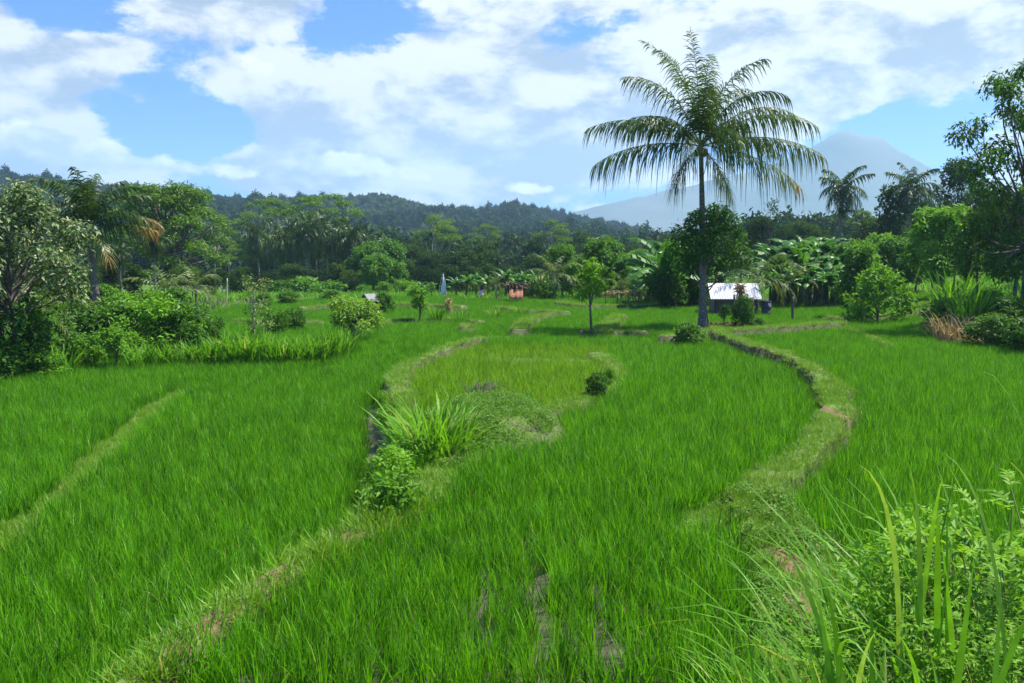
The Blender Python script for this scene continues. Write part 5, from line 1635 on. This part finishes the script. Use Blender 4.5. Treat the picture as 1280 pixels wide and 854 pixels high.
SKYBLOBS = [(200, 150, 90, 55, -.30), (285, 165, 60, 40, -.22), (450, 25, 60, 40, -.26), (90, 12, 70, 30, -.25), (400, 75, 40, 40, -.16), (330, 60, 60, 25, -.1), (180, 195, 120, 25, -.12),
            (735, 40, 70, 28, -.2), (770, 90, 40, 20, -.16), (1085, 175, 60, 25, -.25), (1180, 190, 60, 50, -.24), (1110, 150, 40, 25, -.15), (900, 262, 220, 30, -.2), (1000, 215, 90, 50, -.12),
            (420, 195, 50, 18, -.14), (60, 175, 120, 45, .2), (600, 120, 260, 90, .13), (1100, 70, 260, 70, .16), (300, 110, 60, 30, .12), (80, 85, 120, 45, .14), (175, 128, 22, 14, .25), (270, 10, 90, 35, .12), (330, 200, 160, 25, .14), (600, 210, 160, 40, .1)]
cov = mathn(nt, 'ADD', mathn(nt, 'MULTIPLY', dirnoise(4.6, 13, .66, 2.1, (1.3, .4, .2), .1), 1.0), .06)
hi = N(nt, 'ShaderNodeMapRange', interpolation_type='SMOOTHSTEP'); hi.inputs[1].default_value = .46; hi.inputs[2].default_value = .68; hi.inputs[3].default_value = 0; hi.inputs[4].default_value = -.2
nt.links.new(sx.outputs['Z'], hi.inputs[0])
bk_ = N(nt, 'ShaderNodeMapRange', interpolation_type='SMOOTHSTEP'); bk_.inputs[1].default_value = .4; bk_.inputs[2].default_value = -.2; bk_.inputs[3].default_value = 0; bk_.inputs[4].default_value = -.14
nt.links.new(sx.outputs['Y'], bk_.inputs[0])
cov = mathn(nt, 'ADD', cov, mathn(nt, 'ADD', hi.outputs[0], bk_.outputs[0]))
for bl in SKYBLOBS:
    cov = mathn(nt, 'ADD', cov, blob(*bl))
mr = N(nt, 'ShaderNodeMapRange', interpolation_type='SMOOTHSTEP'); mr.inputs[1].default_value = .46; mr.inputs[2].default_value = .56
nt.links.new(cov, mr.inputs[0])
# cloud shading: thick parts go grey-blue, rims and lumps white
sh1 = dirnoise(6.5, 8, .58, 2.4, (4.1, 2.2, .9), .3); sh2 = dirnoise(2.0, 4, .5, 2.2, (7.7, 1.1, 3.2))
thick = N(nt, 'ShaderNodeMapRange'); thick.inputs[1].default_value = .50; thick.inputs[2].default_value = .95
nt.links.new(cov, thick.inputs[0])
# lit tops and grey bases: density here against density a little higher up towards the sun
nA = dirnoise(4.6, 6, .58, 2.1, (1.3, .4, .2), .15); nB = dirnoise(4.6, 6, .58, 2.1, (1.3 + .016, .4, .2 + .075), .15)
shd = mathn(nt, 'ADD', mathn(nt, 'MULTIPLY', mathn(nt, 'SUBTRACT', nA, nB), 3.4), mathn(nt, 'ADD', mathn(nt, 'MULTIPLY', sh1, .9), mathn(nt, 'MULTIPLY', sh2, .5)))
shd = mathn(nt, 'SUBTRACT', shd, mathn(nt, 'MULTIPLY', thick.outputs[0], .3))
sm = N(nt, 'ShaderNodeMapRange', interpolation_type='SMOOTHSTEP'); sm.inputs[1].default_value = .34; sm.inputs[2].default_value = .84
nt.links.new(shd, sm.inputs[0])
k_ = 1 / SKY_S
ccol = mixc(nt, sm.outputs[0], (.215 * k_, .25 * k_, .30 * k_), (.50 * k_, .505 * k_, .51 * k_))
# blue of the gaps: the sky texture, a little deepened
skb = N(nt, 'ShaderNodeMix', data_type='RGBA', blend_type='MULTIPLY'); skb.inputs[0].default_value = 1
nt.links.new(sky.outputs[0], skb.inputs[6]); skb.inputs[7].default_value = (.22, .46, 1.0, 1)
fin = mixc(nt, mr.outputs[0], skb.outputs[2], ccol)
n2A = dirnoise(9.0, 12, .58, 1.7, (2.3, 5.4, .7), .1); n2B = dirnoise(9.0, 6, .55, 1.7, (2.3 + .02, 5.4, .7 + .10), .1); n2C = dirnoise(9.0, 6, .55, 1.7, (2.3, 5.4, .7), .1)
c2 = mathn(nt, 'SUBTRACT', mathn(nt, 'MULTIPLY', n2A, .8), .62)
for bl in ((40, 172, 95, 34, .34), (135, 192, 80, 22, .28), (255, 212, 140, 18, .24), (430, 210, 85, 24, .27), (560, 215, 70, 26, .2), (660, 235, 60, 14, .2), (150, 80, 70, 40, .2), (310, 95, 55, 32, .22), (700, 130, 80, 40, .16), (1105, 182, 34, 12, .26), (1090, 232, 50, 12, .25), (880, 225, 60, 20, .2)):
    c2 = mathn(nt, 'ADD', c2, blob(*bl))
a2 = N(nt, 'ShaderNodeMapRange', interpolation_type='SMOOTHSTEP'); a2.inputs[1].default_value = 0; a2.inputs[2].default_value = .07
nt.links.new(c2, a2.inputs[0])
s2 = N(nt, 'ShaderNodeMapRange', interpolation_type='SMOOTHSTEP'); s2.inputs[1].default_value = -.12; s2.inputs[2].default_value = .10
nt.links.new(mathn(nt, 'SUBTRACT', n2C, n2B), s2.inputs[0])
fin = mixc(nt, a2.outputs[0], fin, mixc(nt, s2.outputs[0], (.33 * k_, .37 * k_, .43 * k_), (.62 * k_, .62 * k_, .62 * k_)))
nt.links.new(fin, bg.inputs['Color']); nt.links.new(bg.outputs[0], out.inputs['Surface'])

# ================================================================== RENDER SETTINGS
vs = scene.view_settings
scene.display_settings.display_device = 'sRGB'
vs.view_transform = 'Standard'; vs.look = 'None'; vs.exposure = 1.08; vs.gamma = 1; vs.use_curve_mapping = False
scene.render.engine = 'CYCLES'
cy = scene.cycles
cy.max_bounces = 6; cy.diffuse_bounces = 3; cy.glossy_bounces = 2; cy.transmission_bounces = 3; cy.transparent_max_bounces = 6; cy.volume_bounces = 2
cy.use_denoising = True
try:
    cy.denoiser = 'OPENIMAGEDENOISE'
except Exception:
    pass
cy.sample_clamp_indirect = 6
